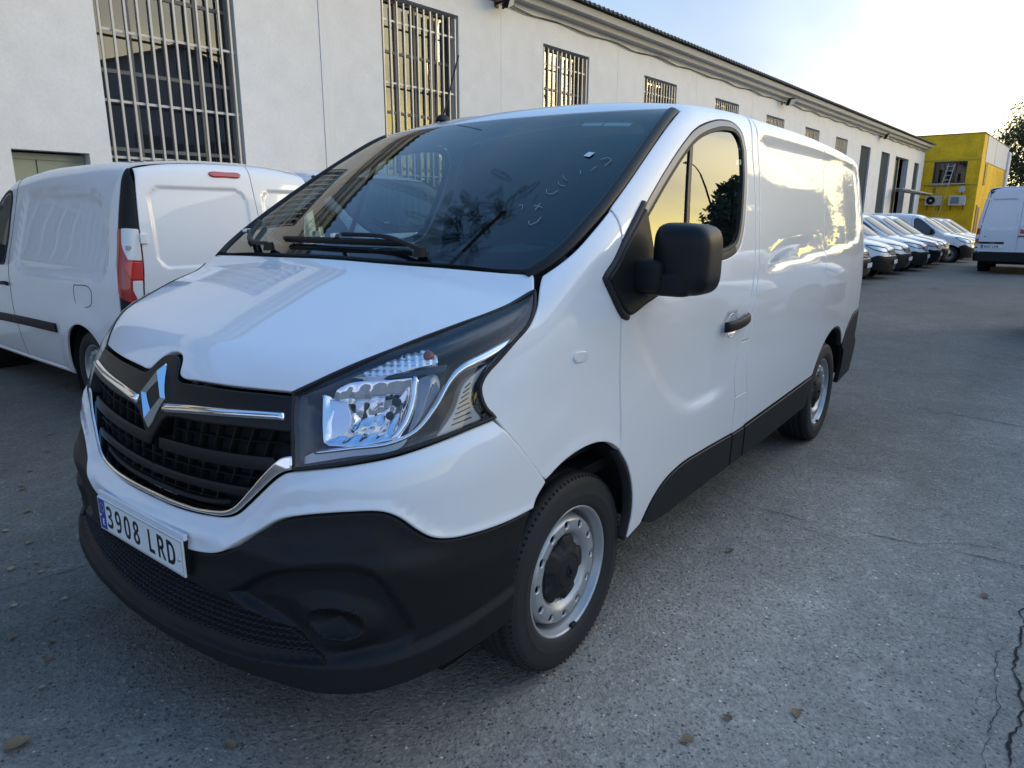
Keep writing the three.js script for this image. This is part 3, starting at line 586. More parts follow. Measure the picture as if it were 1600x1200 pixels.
    part('turn_signal', F(panel(B, 'nose', turn, { step: 0.004, gap: 0, roll: 0.002, depth: 0.02, disp: (u, v) => -0.024 + 0.003 * saw(u * 55) + 0.003 * saw(v * 75) })), M.plate, hl);
    { const g = new THREE.SphereGeometry(0.015, 14, 10), q = B.snap([0.405, 1.14, 0.795]), n = B.grad(q); g.scale(1, 1.2, 1); g.translate(q[0] - n[0] * 0.026, q[1] - n[1] * 0.026, q[2] - n[2] * 0.026); part('signal_bulb', F(g), std(0.22, 0.06, 0.03, 0.3), hl); }
    // the long bright sweep, the step below it, the ribbed satin cover and the lower bezel
    const sw = crv([[0.67, 1.175, 0.915], [0.639, 1.159, 0.914], [0.543, 1.123, 0.896], [0.462, 1.099, 0.871], [0.424, 1.071, 0.861], [0.377, 1.013, 0.853], [0.317, 0.96, 0.836], [0.258, 0.936, 0.797], [0.198, 0.924, 0.72], [0.15, 0.905, 0.63]]);
    part('light_guide', F(strip(B, 'nose', sw, roundBand(0.0105, 0.011), { off: -0.026, taper: (t) => 0.55 + 0.8 * Math.exp(-(((t - 0.18) / 0.16) ** 2)) + 0.25 * t * (1 - t) })), M.chrome, hl);
    const rib = crv([[0.575, 1.118, 0.905], [0.508, 1.09, 0.891], [0.456, 1.059, 0.878], [0.418, 0.997, 0.877], [0.355, 0.936, 0.866, 1], [0.422, 0.941, 0.893], [0.498, 0.96, 0.912, 1], [0.478, 0.986, 0.91], [0.468, 1.012, 0.905], [0.474, 1.045, 0.903], [0.502, 1.075, 0.903], [0.575, 1.118, 0.905, 1]]);
    part('side_cover', F(panel(B, 'nose', rib, { step: 0.01, gap: 0, roll: 0.003, depth: 0.03, off: -0.016 })), M.satinGrey, hl);
    for (let k = 0; k < 8; k++) {
      const y = 0.963 + k * 0.0125, c = []; for (let i = 0; i <= 8; i++) { const x = mixN(0.405 + k * 0.0075, 0.462 + 0.004 * (k > 4 ? k - 4 : 0), i / 8); c.push([x, y + i * 0.0013, 0.905]); }
      part('rib', F(strip(B, 'side', c, roundBand(0.0016, 0.0025), { off: -0.0155 })), M.cap, hl);
    }
    part('bezel', F(panel(B, 'nose', crv([[0.138, 0.893, 0.598], [0.157, 0.913, 0.638], [0.205, 0.929, 0.731], [0.262, 0.937, 0.801], [0.3, 0.944, 0.83, 1], [0.273, 0.92, 0.819], [0.184, 0.9, 0.714], [0.131, 0.869, 0.599, 1], [0.138, 0.893, 0.598, 1]]), { step: 0.01, gap: 0, roll: 0.003, depth: 0.03, off: -0.02 })), M.bezel, hl);
  }
  // --- sides ---
  for (const s of [1, -1]) {
    const F = (g) => (s > 0 ? g : mirrored(g));
    const aN = poly(join(archTop), 'side');
    part('fender', F(panel(B, 'side', join(wsSide, seam, seamLow, archTop, rev(bumpFend), hlRear, rev(hoodSide)), { step: 0.022, roll: 0.005, depth: 0.022, disp: (u, v) => 0.006 * sstep(0.05, 0.0, distTo(aN, u, v, false)) })), M.paint, van);
    const swage = poly(crv([[1.149, 1.2, 0.972], [1.216, 1.051, 0.977], [1.322, 0.934, 0.978], [1.439, 0.829, 0.976], [1.563, 0.757, 0.975], [1.691, 0.717, 0.974], [1.89, 0.712, 0.973], [2.2, 0.74, 0.974], [2.4, 0.76, 0.97], [2.4, 1.35, 0.95], [1.149, 1.35, 0.95]]), 'side');
    const doorDisp = (u, v) => { let d = 0; if (insidePoly(swage, u, v)) d = -0.019 * sstep(0, 0.065, distTo(swage, u, v)) * sstep(1.22, 0.86, v) * sstep(2.12, 1.88, u); const h = Math.hypot((u - 2.06) / 0.085, (v - 1.045) / 0.05); if (h < 1) d -= 0.022 * (1 - h * h); return d; };
    const door = part('front_door', F(panel(B, 'side', join(seamLow, archRear, line([1.246, 0.34, 0.946], [1.343, 0.365, 0.949]), sill1, rev(join(lineA2, flapA, lowA)), line(up(J2, 0.006), up(J, 0.006)), sealLow, line([1.28, 1.3, 0.961], [1.119, 1.406, 0.948])), { step: 0.016, disp: doorDisp, roll: 0.005, depth: 0.02 })), M.paint, van);
    // window
    const glassTop = crv([[1.31, 1.47, 0.93], [1.49, 1.605, 0.913], [1.68, 1.718, 0.89], [1.83, 1.784, 0.878], [1.98, 1.822, 0.87], [2.12, 1.836, 0.867], [2.2, 1.824, 0.87], [2.25, 1.79, 0.877], [2.275, 1.735, 0.89], [2.255, 1.65, 0.9], [2.19, 1.49, 0.93], [2.13, 1.41, 0.945], [2.06, 1.362, 0.952], [1.94, 1.345, 0.958], [1.6, 1.34, 0.958], [1.31, 1.34, 0.958, 1], [1.31, 1.47, 0.93]]);
    const win = part('door_window', F(panel(B, 'side', glassTop, { step: 0.05, off: -0.012, gap: -0.004, roll: 0, depth: 0 })), M.sideGlass, van);
    const ring = (c, w, h, o, m, n) => part(n, F(strip(B, 'side', c, flatBand(w, h), { off: o })), m, win);
    const sealMid = join(sealTop, sealLow).map((p) => p); const uvS = tidy(sealMid.map((p) => B.uv('side', p)));
    const insetC = (d) => { const q = inset(uvS, d); return q.map(([u, v]) => [u, v, 0.9]); };
    const loop1 = insetC(0.013), loop2 = insetC(0.031);
    part('window_seal', F(strip(B, 'side', loop1, flatBand(0.013, 0.003), { off: -0.004, closed: true })), M.seal, win);
    part('window_gasket', F(strip(B, 'side', loop2, flatBand(0.009, 0.004), { off: -0.007, closed: true })), M.rubber, win);
    part('window_divider', F(strip(B, 'side', crv([[1.76, 1.765, 0.883], [1.69, 1.6, 0.92], [1.6, 1.345, 0.955]]), flatBand(0.014, 0.006), { off: -0.012 })), M.trim, win);
    part('belt_strip', F(strip(B, 'side', crv([[1.33, 1.318, 0.96], [1.6, 1.316, 0.96], [1.95, 1.324, 0.96], [2.09, 1.345, 0.953]]), flatBand(0.014, 0.006), { off: -0.002 })), M.rubber, win);
    // handle
    const hp = []; for (let i = 0; i <= 14; i++) { const t = i / 14, x = mixN(1.955, 2.225, t), n = B.at('side', x, 1.032 + 0.014 * t, 0); const g = B.grad(n), b = 0.012 + 0.022 * Math.sin(Math.PI * clamp(t, 0, 1)) ** 0.6; hp.push([[n[0] + g[0] * b, n[1] + g[1] * b, n[2] + g[2] * b], g]); }
    part('door_handle', F(sweep(hp, [[-0.021, -0.008], [-0.021, 0.002], [-0.012, 0.008], [0.012, 0.008], [0.021, 0.002], [0.021, -0.008], [-0.021, -0.008]])), M.plastic, door);
    { const g = new THREE.TorusGeometry(0.05, 0.0018, 6, 40); g.scale(1.25, 1, 1); const n = B.at('side', 2.06, 1.03, 0.0); g.translate(n[0], n[1], n[2] - 0.001); part('handle_ring', F(g), M.paint, door); }
    // pillar between door and load space, with the fuel flap in it
    const pil = (a, b, nm) => part(nm, F(panel(B, 'side', join(a, b), { step: 0.03, gap: 0.0012, roll: 0.0025, depth: 0.02 })), M.paint, van);
    const cut = (c, y0, y1) => c.filter((p) => p[1] <= y0 && p[1] >= y1);
    pil(flapA, rev(lineB2), 'fuel_flap'); pil(lowA, rev(lineB3), 'lower_pillar');
    // black sills
    const sl = (pts, nm) => part(nm, F(panel(B, 'side', crv(pts), { step: 0.03, off: 0.006, roll: 0.006, depth: 0.03 })), M.plastic, van);
    sl([[1.35, 0.372, 0.949], [1.404, 0.435, 0.956], [1.492, 0.488, 0.961], [1.639, 0.517, 0.963], [1.833, 0.518, 0.963], [2.2, 0.505, 0.962, 1], [2.245, 0.33, 0.945, 1], [1.9, 0.33, 0.946], [1.455, 0.335, 0.946], [1.35, 0.372, 0.949, 1]], 'sill');
    sl([[2.206, 0.503, 0.962], [2.366, 0.503, 0.962, 1], [2.412, 0.33, 0.946, 1], [2.25, 0.33, 0.946, 1], [2.206, 0.503, 0.962, 1]], 'sill');
    sl([[2.372, 0.503, 0.962], [2.9, 0.517, 0.963], [3.53, 0.537, 0.964, 1], [3.555, 0.45, 0.956, 1], [3.5, 0.35, 0.946, 1], [2.9, 0.335, 0.945], [2.418, 0.33, 0.945, 1], [2.372, 0.503, 0.962, 1]], 'sill');
    // rear black corner
    part('rear_bumper_corner', F(panel(B, 'side', join(rearLow, line([4.93, 0.815, 0.89], [4.93, 0.33, 0.89]), line([4.93, 0.33, 0.89], [4.39, 0.33, 0.92]), crv([[4.39, 0.33, 0.92], [4.385, 0.48, 0.92], [4.337, 0.62, 0.94]])), { step: 0.03, off: 0.006, roll: 0.005, depth: 0.03, disp: (u, v) => 0.012 * sstep(0.6, 0.58, v) })), M.plastic, van);
    // arch liners and the dark inside of the wheel houses
    for (const [cx, r] of [[0.915, 0.44], [4.03, 0.47]]) {
      const g = new THREE.CylinderGeometry(r, r, 0.34, 40, 1, true, Math.PI + 0.1, Math.PI - 0.2); g.rotateX(Math.PI / 2); g.rotateZ(Math.PI / 2 * 0); g.rotateZ(-Math.PI / 2 + 0); const w = g; w.translate(cx, 0.335, 0.765);
      part('wheel_liner', F(w), M.rubber, van); const dsk = new THREE.CircleGeometry(r, 40); dsk.translate(cx, 0.335, 0.6); part('wheel_house', F(dsk), M.dark, van);
      const c = []; const A = cx < 2 ? archRear : rArch.slice(12); for (const p of A) c.push(p);
      part('arch_lip', F(strip(B, 'side', c, [[-0.012, -0.03], [-0.012, 0.0], [0.002, 0.001], [0.002, -0.03]], { off: -0.006 })), M.rubber, van);
    }
    // side repeater
    const rp = crv([[0.843, 1.076, 0.96], [0.852, 1.089, 0.96], [0.905, 1.087, 0.963], [0.916, 1.074, 0.963], [0.906, 1.06, 0.963], [0.852, 1.061, 0.96], [0.843, 1.076, 0.96]]);
    part('side_repeater', F(panel(B, 'side', rp, { step: 0.01, off: 0.006, gap: 0, roll: 0.004, depth: 0.012 })), M.amber, van);
    // mirror
    const mir = new THREE.Group(); mir.name = 'door_mirror'; van.add(mir);
    const sailO = crv([[1.012, 1.296, 0.961], [1.06, 1.33, 0.957], [1.12, 1.385, 0.952], [1.287, 1.512, 0.931, 1], [1.318, 1.34, 0.956], [1.335, 1.215, 0.972, 1], [1.25, 1.195, 0.972], [1.15, 1.168, 0.971], [1.12, 1.178, 0.97], [1.012, 1.296, 0.961, 1]]);
    part('sail_panel', F(panel(B, 'side', sailO, { step: 0.02, off: 0.014, gap: 0, roll: 0.012, depth: 0.03 })), M.plastic, mir);
    const sealEdge = crv([[1.14, 1.165, 0.97], [1.11, 1.176, 0.97], [1.005, 1.296, 0.961, 1], [1.06, 1.337, 0.957], [1.12, 1.392, 0.952], [1.286, 1.52, 0.931]]);
    part('sail_gasket', F(strip(B, 'side', sealEdge, roundBand(0.012, 0.01), { off: 0.002 })), M.rubber, mir);
    const sup = (cx, cy, cz, a, b, c, n = 4, warp = null) => {
      const g = new THREE.SphereGeometry(1, 48, 32), p = g.attributes.position;
      for (let i = 0; i < p.count; i++) { const v = [p.getX(i), p.getY(i), p.getZ(i)], k = 1 / Math.pow(Math.abs(v[0]) ** n + Math.abs(v[1]) ** n + Math.abs(v[2]) ** n, 1 / n); let q = [v[0] * k, v[1] * k, v[2] * k]; if (warp) q = warp(q); p.setXYZ(i, cx + q[0] * a, cy + q[1] * b, cz + q[2] * c); }
      g.computeVertexNormals(); return g;
    };
    // head of the mirror: a rounded box, rounder in front, with a step where the arm joins
    part('mirror_shell', F(sup(1.262, 1.346, 1.104, 0.085, 0.112, 0.099, 4.6, (q) => [q[0] - 0.25 * q[2] * 0.6, q[1] * (1 - 0.05 * q[2]), q[2]])), M.smooth, mir);
    part('mirror_foot', F(sup(1.25, 1.272, 1.06, 0.078, 0.04, 0.085, 6)), M.plastic, mir);
    part('mirror_arm', F(sup(1.215, 1.295, 1.005, 0.062, 0.052, 0.06, 4.5)), M.plastic, mir);
    const mg = new THREE.PlaneGeometry(0.135, 0.165); mg.rotateY(Math.PI / 2 + 0.12); mg.translate(1.346, 1.35, 1.095); part('mirror_glass', F(mg), M.chrome, mir);
    // A-pillar finisher beside the windscreen
    part('pillar_finisher', F(strip(B, 'top', crv([[0.79, 1.318, 0.815], [0.85, 1.348, 0.848], [0.92, 1.388, 0.868], [1.04, 1.46, 0.876], [1.12, 1.506, 0.876], [1.26, 1.588, 0.866], [1.545, 1.758, 0.83], [1.752, 1.868, 0.8]]), [[-0.019, -0.01], [-0.019, 0.002], [-0.004, 0.007], [0.01, 0.008], [0.019, 0.003], [0.019, -0.01]], { off: 0.001 })), M.smooth, van);
  }
  // cab roof with both A-pillars
  const sailCut = crv([[1.119, 1.406, 0.948], [1.12, 1.385, 0.952], [1.281, 1.499, 0.933]]);
  const cabHalf = join(header, rev(pillarFront), seam, sailCut, sealTop, line(up(J, -0.006), up(J2, -0.006)), rev(lineA1));   // header centre -> ... -> roof centre
  part('cab_roof', panel(B, 'arch', join(cabHalf, rev(flip(cabHalf))), { step: 0.028, roll: 0.004, depth: 0.016 }), M.paint, van);
  const upperHalf = join(lineA1, lineA2, rev(lineB1));
  function cutY(c, a, b) { return c.filter((p) => p[1] <= a && p[1] >= b); }
  part('roof_bow', panel(B, 'arch', join(upperHalf, rev(flip(upperHalf))), { step: 0.02, roll: 0.004, depth: 0.016 }), M.paint, van);
  // load space: recessed side panels, the recess fades out towards the front
  const grN = crv([[2.45, 1.843, 0.867], [2.62, 1.858, 0.862], [3.2, 1.862, 0.86], [3.7, 1.862, 0.858], [4.5, 1.855, 0.83], [4.72, 1.845, 0.82], [4.79, 1.79, 0.83], [4.79, 1.65, 0.86], [4.74, 1.42, 0.9], [4.66, 1.33, 0.92], [4.5, 1.3, 0.936], [3.6, 1.258, 0.966], [2.66, 1.22, 0.97], [2.45, 1.215, 0.97]]), grA = poly(grN, 'arch');
  const cargoDisp = (u, v) => { const a = Math.abs(v); if (!insidePoly(grA, u, a)) return 0; const d = distTo(grA, u, a); return -0.016 * sstep(0.0, 0.034, d) * sstep(2.46, mixN(3.6, 2.64, sstep(0.35, 0.95, Math.abs(a - 1.08) / 0.27)), u); };
  const bLine = join(lineB1, lineB2, lineB3);
  const frontHalf = join(bLine, line([2.37, 0.505, 0.962], [3.53, 0.539, 0.964]), rev(lineC));
  part('load_side', panel(B, 'arch', join(frontHalf, rev(flip(frontHalf))), { step: 0.02, disp: cargoDisp, roll: 0.004, depth: 0.018 }), M.paint, van);
  const rearHalf = join(lineC, rArch, rearLow, rearEnd);
  part('rear_quarter', panel(B, 'arch', join(rearHalf, rev(flip(rearHalf))), { step: 0.02, disp: cargoDisp, roll: 0.003, depth: 0.018 }), M.paint, van);
  const rd = crv([[4.95, 0.85, 0], [4.95, 0.85, 0.8, 1], [4.95, 1.4, 0.8], [4.93, 1.88, 0.72, 1], [4.93, 1.9, 0]]);
  for (const s of [1, -1]) part('rear_door', s > 0 ? panel(B, 'rear', join(rd), { step: 0.05, off: 0.002 }) : mirrored(panel(B, 'rear', join(rd), { step: 0.05, off: 0.002 })), M.paint, van);
  part('rear_bumper', panel(B, 'rear', crv([[4.99, 0.36, -0.88], [4.99, 0.36, 0.88, 1], [4.99, 0.82, 0.88, 1], [4.99, 0.82, -0.88, 1], [4.99, 0.36, -0.88, 1]]), { step: 0.06, off: 0.02, depth: 0.05 }), M.plastic, van);
  part('underbody', merge([box(4.2, 0.1, 1.5, 2.6, 0.36, 0), box(3.0, 0.3, 1.1, 2.3, 0.42, 0), box(0.5, 0.08, 1.3, 0.5, 0.34, 0)]), M.dark, van);
  part('load_floor', box(2.5, 0.03, 1.7, 3.65, 0.6, 0), M.cabin, van);

  // --- windscreen ---
  const wsOut = both(join(crv([[0.742, 1.336, 0], [0.747, 1.334, 0.29], [0.77, 1.33, 0.55], [0.79, 1.326, 0.74], [0.82, 1.333, 0.835]]), crv([[0.82, 1.333, 0.835], [0.918, 1.384, 0.868], [1.039, 1.455, 0.878], [1.12, 1.503, 0.88], [1.255, 1.586, 0.87], [1.541, 1.756, 0.835], [1.75, 1.862, 0.803]])));
  const hdr = rev(both(crv([[1.655, 1.872, 0], [1.658, 1.872, 0.21], [1.676, 1.871, 0.42], [1.706, 1.869, 0.62], [1.75, 1.862, 0.803]])));
  const clear = both(join(crv([[0.775, 1.36, 0], [0.778, 1.362, 0.24], [0.812, 1.368, 0.497], [0.85, 1.373, 0.7], [0.875, 1.376, 0.77], [0.905, 1.387, 0.812], [0.95, 1.41, 0.838], [1.02, 1.455, 0.845], [1.18, 1.552, 0.838], [1.42, 1.703, 0.81], [1.54, 1.775, 0.785], [1.59, 1.81, 0.75], [1.612, 1.83, 0.68]]), crv([[1.612, 1.83, 0.68], [1.6, 1.83, 0.45], [1.59, 1.835, 0.33], [1.56, 1.82, 0.25], [1.53, 1.815, 0.17], [1.525, 1.815, 0]])));
  const ws = part('windscreen', panel(B, 'top', clear, { step: 0.05, gap: -0.001, roll: 0, depth: 0, off: -0.002 }), M.glass, van);
  { // black printed border: outer edge to clear edge, as two halves
    const out = join(wsOut, hdr), half = (sgn) => {
      const o = wsOut.filter((p) => p[2] * sgn >= -1e-6), h = hdr.filter((p) => p[2] * sgn >= -1e-6), c = clear.filter((p) => p[2] * sgn >= -1e-6);
      return sgn > 0 ? join(o, h, rev(c)) : join(rev(o), rev(h), c);
    };
    const g = panel(B, 'top', half(1), { step: 0.04, gap: 0, roll: 0, depth: 0, off: -0.002 });
    part('glass_border', g, M.frit, ws); part('glass_border', mirrored(g), M.frit, ws);
  }
  for (const z of [[0.5, 0.585], [0.592, 0.705]]) part('sensor_window', panel(B, 'top', crv([[1.58, 1.81, z[0]], [1.58, 1.81, z[1], 1], [1.605, 1.83, z[1], 1], [1.605, 1.83, z[0], 1], [1.58, 1.81, z[0], 1]]), { step: 0.05, gap: 0, roll: 0, depth: 0, off: -0.006 }), std(0.42, 0.5, 0.48, 0.5), ws);
  part('sticker', panel(B, 'top', crv([[1.346, 1.684, 0.657], [1.372, 1.698, 0.662, 1], [1.371, 1.695, 0.688, 1], [1.341, 1.678, 0.684, 1], [1.346, 1.684, 0.657, 1]]), { step: 0.05, gap: 0, roll: 0, depth: 0, off: 0.002 }), std(0.6, 0.62, 0.62, 0.5), ws);
  { // white chalk squiggles
    const W = (x, z) => B.at('top', x, z, 0.003);
    for (const c of [[[1.33, .735], [1.345, .752], [1.335, .775], [1.3, .772]], [[1.22, .655], [1.205, .672], [1.195, .69]], [[1.185, .66], [1.17, .675], [1.168, .7]], [[1.14, .645], [1.12, .66], [1.122, .68], [1.14, .69]], [[1.055, .655], [1.052, .69]], [[1.07, .67], [1.035, .672]], [[0.985, .685], [0.97, .7], [0.985, .715], [1.01, .716]], [[1.045, .6], [1.05, .61], [1.03, .625]], [[1.26, .70], [1.235, .715]], [[1.29, .745], [1.265, .74]]])
      part('chalk_mark', tube(c.map(([x, z]) => W(x, z)), 0.00075, 4), M.chalk, ws);
  }
  // wipers
  const W = (x, z, h) => B.at('top', x, z, h);
  for (const [pts, arm] of [[[[0.80, -0.33], [0.785, 0.0], [0.80, 0.33]], [[0.77, 0.42], [0.80, 0.25], [0.80, 0.02]]], [[[0.96, -0.735], [0.86, -0.66], [0.79, -0.55]], [[0.76, -0.38], [0.78, -0.5], [0.86, -0.655]]]]) {
    const wp = new THREE.Group(); wp.name = 'wiper'; van.add(wp);
    const c = pts.map(([x, z]) => W(x, z, 0.022)), up = B.grad(W(...pts[1], 0));
    const cc = crv(c, 0.03).map((p) => [p, up]);
    part('wiper_blade', sweep(cc, [[-0.007, -0.014], [-0.008, 0.002], [0, 0.009], [0.008, 0.002], [0.007, -0.014]]), M.smooth, wp);
    part('wiper_arm', sweep(crv(arm.map(([x, z]) => W(x, z, 0.035)), 0.03).map((p) => [p, up]), [[-0.007, -0.005], [-0.007, 0.003], [0, 0.007], [0.007, 0.003], [0.007, -0.005]]), M.smooth, wp);
    const cap = new THREE.CylinderGeometry(0.018, 0.022, 0.03, 16); cap.translate(...W(arm[0][0], arm[0][1], 0.02)); part('wiper_pivot', cap, M.smooth, wp);
    const br = new RoundedBoxGeometry(0.05, 0.016, 0.02, 2, 0.005); br.rotateY(0.6); const bp = W(pts[1][0], pts[1][1], 0.04); br.translate(...bp); part('wiper_bracket', br, M.satin, wp);
  }
  part('cowl', panel(B, 'top', join(both(hoodRear), rev(wsOut.filter((p, i) => p[0] < 0.822))), { step: 0.03, off: -0.012, gap: 0, roll: 0, depth: 0 }), M.smooth, van);
  // aerial
  const an = new THREE.Group(); an.name = 'aerial'; van.add(an);
  { const b = B.at('top', 1.83, -0.46, 0); const g = new THREE.SphereGeometry(0.035, 20, 10, 0, 7, 0, Math.PI / 2); g.scale(1.3, 0.9, 0.8); g.translate(...b); part('aerial_base', g, M.plastic, an); part('aerial_rod', tubeBetween([b[0], b[1] + 0.02, b[2]], [b[0] + 0.12, b[1] + 0.32, b[2]], 0.004), M.rubber, an); }

  // --- cabin ---
  const cab = new THREE.Group(); cab.name = 'cabin'; van.add(cab);
  { const sh = new THREE.Shape([[0.86, 0.7], [0.83, 1.30], [0.95, 1.32], [1.2, 1.31], [1.42, 1.28], [1.5, 1.22], [1.46, 1.1], [1.38, 0.95], [1.3, 0.7]].map((p) => new THREE.Vector2(...p)));
    const g = new THREE.ExtrudeGeometry(sh, { depth: 1.6, bevelEnabled: true, bevelSize: 0.03, bevelThickness: 0.03, bevelSegments: 3 }); g.translate(0, 0, -0.8); part('dashboard', g, M.cabin, cab); }
  { const g = new THREE.SphereGeometry(1, 28, 14, 0, 7, 0, Math.PI / 2); g.scale(0.16, 0.075, 0.2); g.translate(1.3, 1.3, 0.42); part('instrument_hood', g, M.greyPlastic, cab); }
  { const g = new THREE.TorusGeometry(0.185, 0.016, 12, 48); const h = box(0.06, 0.03, 0.34), k = new THREE.CylinderGeometry(0.06, 0.07, 0.05, 20); g.rotateX(Math.PI / 2); const w = merge([g, h, k]); w.rotateZ(-0.6); w.translate(1.56, 1.27, 0.42); part('steering_wheel', w, M.smooth, cab); }
  for (const [z, w] of [[0.43, 0.5], [-0.08, 0.44], [-0.52, 0.44]]) {
    const b = new RoundedBoxGeometry(0.14, 0.68, w, 4, 0.06); b.rotateZ(-0.22); b.translate(2.1, 1.2, z); part('seat_back', b, M.cloth, cab);
    const c = new RoundedBoxGeometry(0.5, 0.15, w, 4, 0.06); c.translate(1.85, 0.86, z); part('seat_cushion', c, M.cloth, cab);
    const h = new RoundedBoxGeometry(0.1, 0.2, 0.27, 4, 0.045); h.rotateZ(-0.15); h.translate(2.2, 1.64, z); part('headrest', h, M.cloth, cab);
  }
  part('bulkhead', box(0.03, 1.35, 1.62, 2.4, 1.2, 0), M.greyPlastic, cab);
  part('cabin_floor', box(1.6, 0.04, 1.7, 1.65, 0.62, 0), M.cabin, cab);
  part('firewall', box(0.03, 0.66, 1.6, 0.84, 0.97, 0), M.dark, cab);

  // --- wheels ---
  const TY = (() => { // tyre: lathe with tread grooves cut as real steps
    const p = [[0.218, -0.085], [0.225, -0.1], [0.25, -0.108], [0.285, -0.1085], [0.31, -0.103], [0.325, -0.094], [0.332, -0.082]];
    const tread = []; for (const y of [-0.052, -0.018, 0.018, 0.052]) tread.push([0.3345, y - 0.0055], [0.327, y - 0.0045], [0.327, y + 0.0045], [0.3345, y + 0.0055]);
    const side = [[0.332, 0.082], [0.3285, 0.09], [0.322, 0.0965], [0.312, 0.1025], [0.3095, 0.103], [0.3085, 0.1045], [0.3, 0.1065], [0.285, 0.1085], [0.27, 0.1092], [0.2685, 0.1105], [0.262, 0.1105], [0.2605, 0.109], [0.246, 0.1075], [0.236, 0.104], [0.229, 0.1], [0.226, 0.097], [0.222, 0.092], [0.218, 0.085]];
    const g = new THREE.LatheGeometry([...p, [0.3345, -0.075], ...tread, [0.3345, 0.075], ...side].map((q) => new THREE.Vector2(q[0], q[1])), 120); g.rotateX(Math.PI / 2); return g;
  })();
  const SIPE = (() => { const b = new THREE.BoxGeometry(0.003, 0.006, 0.03), l = []; for (let i = 0; i < 96; i++) { for (const [z, o] of [[0.083, 0], [-0.083, 0.5], [0.066, 0.3]]) { const q = new THREE.BoxGeometry(0.0065, 0.014, z === 0.066 ? 0.012 : 0.03); q.rotateX(z > 0.07 ? 0.42 : z < 0 ? -0.42 : 0); q.translate(0, z === 0.066 ? 0.3284 : 0.3237, z); q.rotateZ((i + o) / 96 * Math.PI * 2); l.push(q); } } return merge(l); })();
  const RIMprof = pchip([[0.07, 0.052], [0.1, 0.054], [0.118, 0.06], [0.13, 0.074], [0.142, 0.0815], [0.155, 0.083], [0.17, 0.0815], [0.182, 0.068], [0.191, 0.038], [0.197, 0.008]]);
  const DISC = (() => {                                            // pressed steel face: twelve windows, the metal drawn smoothly round each
    const pos = [], nor = [], uvs = [], idx = [], N = 12, R0 = 0.075, R1 = 0.197, K = 64, MST = 9, w = Math.PI * 2 / N, RH = 0.16;
    const P = ([a, r], d = 0) => [Math.cos(a) * r, Math.sin(a) * r, RIMprof(r) - d], Nn = ([a, r]) => { const e = 0.0015, d = (RIMprof(r + e) - RIMprof(r - e)) / (2 * e), l = Math.hypot(1, d); return [-Math.cos(a) * d / l, -Math.sin(a) * d / l, 1 / l]; };
    for (let s = 0; s < N; s++) {
      const ac = (s + 0.5) * w, base = pos.length / 3, hole = [], out = [], angs = [];
      for (let i = 0; i < K; i++) angs.push(i / K * Math.PI * 2);
      for (const t of angs) {
        const c = Math.cos(t), q = Math.sin(t), sg = (x) => Math.sign(x) * Math.abs(x) ** 0.72; hole.push([ac + sg(c) * 0.014 / RH, RH + sg(q) * 0.0125]);
        const hx = w / 2, up = R1 - RH, dn = RH - R0, cx = c / RH, k = Math.min(Math.abs(cx) > 1e-9 ? hx / Math.abs(cx) : 1e9, q > 1e-9 ? up / q : q < -1e-9 ? dn / -q : 1e9); out.push([ac + cx * k, RH + q * k]);
      }
      for (const [da, dr] of [[-w / 2, R0], [w / 2, R0], [-w / 2, R1], [w / 2, R1]]) { let bi = 0, bd = 9; out.forEach((o, i) => { const d = Math.hypot((o[0] - ac - da) * RH, o[1] - dr); if (d < bd) { bd = d; bi = i; } }); out[bi] = [ac + da, dr]; }
      for (let j = 0; j <= MST; j++) { const t = (j / MST) ** 1.3; for (let i = 0; i < K; i++) { const v = [mixN(hole[i][0], out[i][0], t), mixN(hole[i][1], out[i][1], t)], lip = 0.003 * sstep(0.3, 0, t); pos.push(...P(v, lip)); const n = Nn(v); if (j === 0) { const c = Math.cos(angs[i]), q = Math.sin(angs[i]), dx = -(c * -Math.sin(v[0]) + q * Math.cos(v[0])), dy = -(c * Math.cos(v[0]) + q * Math.sin(v[0])); const m = [n[0] * 0.8 + dx * 0.6, n[1] * 0.8 + dy * 0.6, n[2] * 0.8], l = Math.hypot(...m); nor.push(m[0] / l, m[1] / l, m[2] / l); } else nor.push(...n); uvs.push(0, 0); } }
      for (let i = 0; i < K; i++) { pos.push(...P(hole[i], 0.013)); const c = Math.cos(angs[i]), q = Math.sin(angs[i]), a = hole[i][0]; nor.push(-(c * -Math.sin(a) + q * Math.cos(a)), -(c * Math.cos(a) + q * Math.sin(a)), 0); uvs.push(0, 0); }
      const row = (j) => base + j * K;
      for (let j = 0; j < MST; j++) for (let i = 0; i < K; i++) { const a = row(j) + i, b = row(j) + (i + 1) % K; idx.push(a, b, a + K, b, b + K, a + K); }
      const wl = row(MST + 1); for (let i = 0; i < K; i++) { const a = row(0) + i, b = row(0) + (i + 1) % K, c = wl + i, d = wl + (i + 1) % K; idx.push(a, c, b, b, c, d); }
    }
    for (let i = 0; i < idx.length; i += 3) { const [a, b, c] = [idx[i] * 3, idx[i + 1] * 3, idx[i + 2] * 3], e = [0, 1, 2].map((k) => pos[b + k] - pos[a + k]), f = [0, 1, 2].map((k) => pos[c + k] - pos[a + k]); if ((e[1] * f[2] - e[2] * f[1]) * nor[a] + (e[2] * f[0] - e[0] * f[2]) * nor[a + 1] + (e[0] * f[1] - e[1] * f[0]) * nor[a + 2] < 0) { const t = idx[i + 1]; idx[i + 1] = idx[i + 2]; idx[i + 2] = t; } }
    const g = new THREE.BufferGeometry(); g.setAttribute('position', new THREE.Float32BufferAttribute(pos, 3)); g.setAttribute('normal', new THREE.Float32BufferAttribute(nor, 3)); g.setAttribute('uv', new THREE.Float32BufferAttribute(uvs, 2)); g.setIndex(idx); return g;
  })();
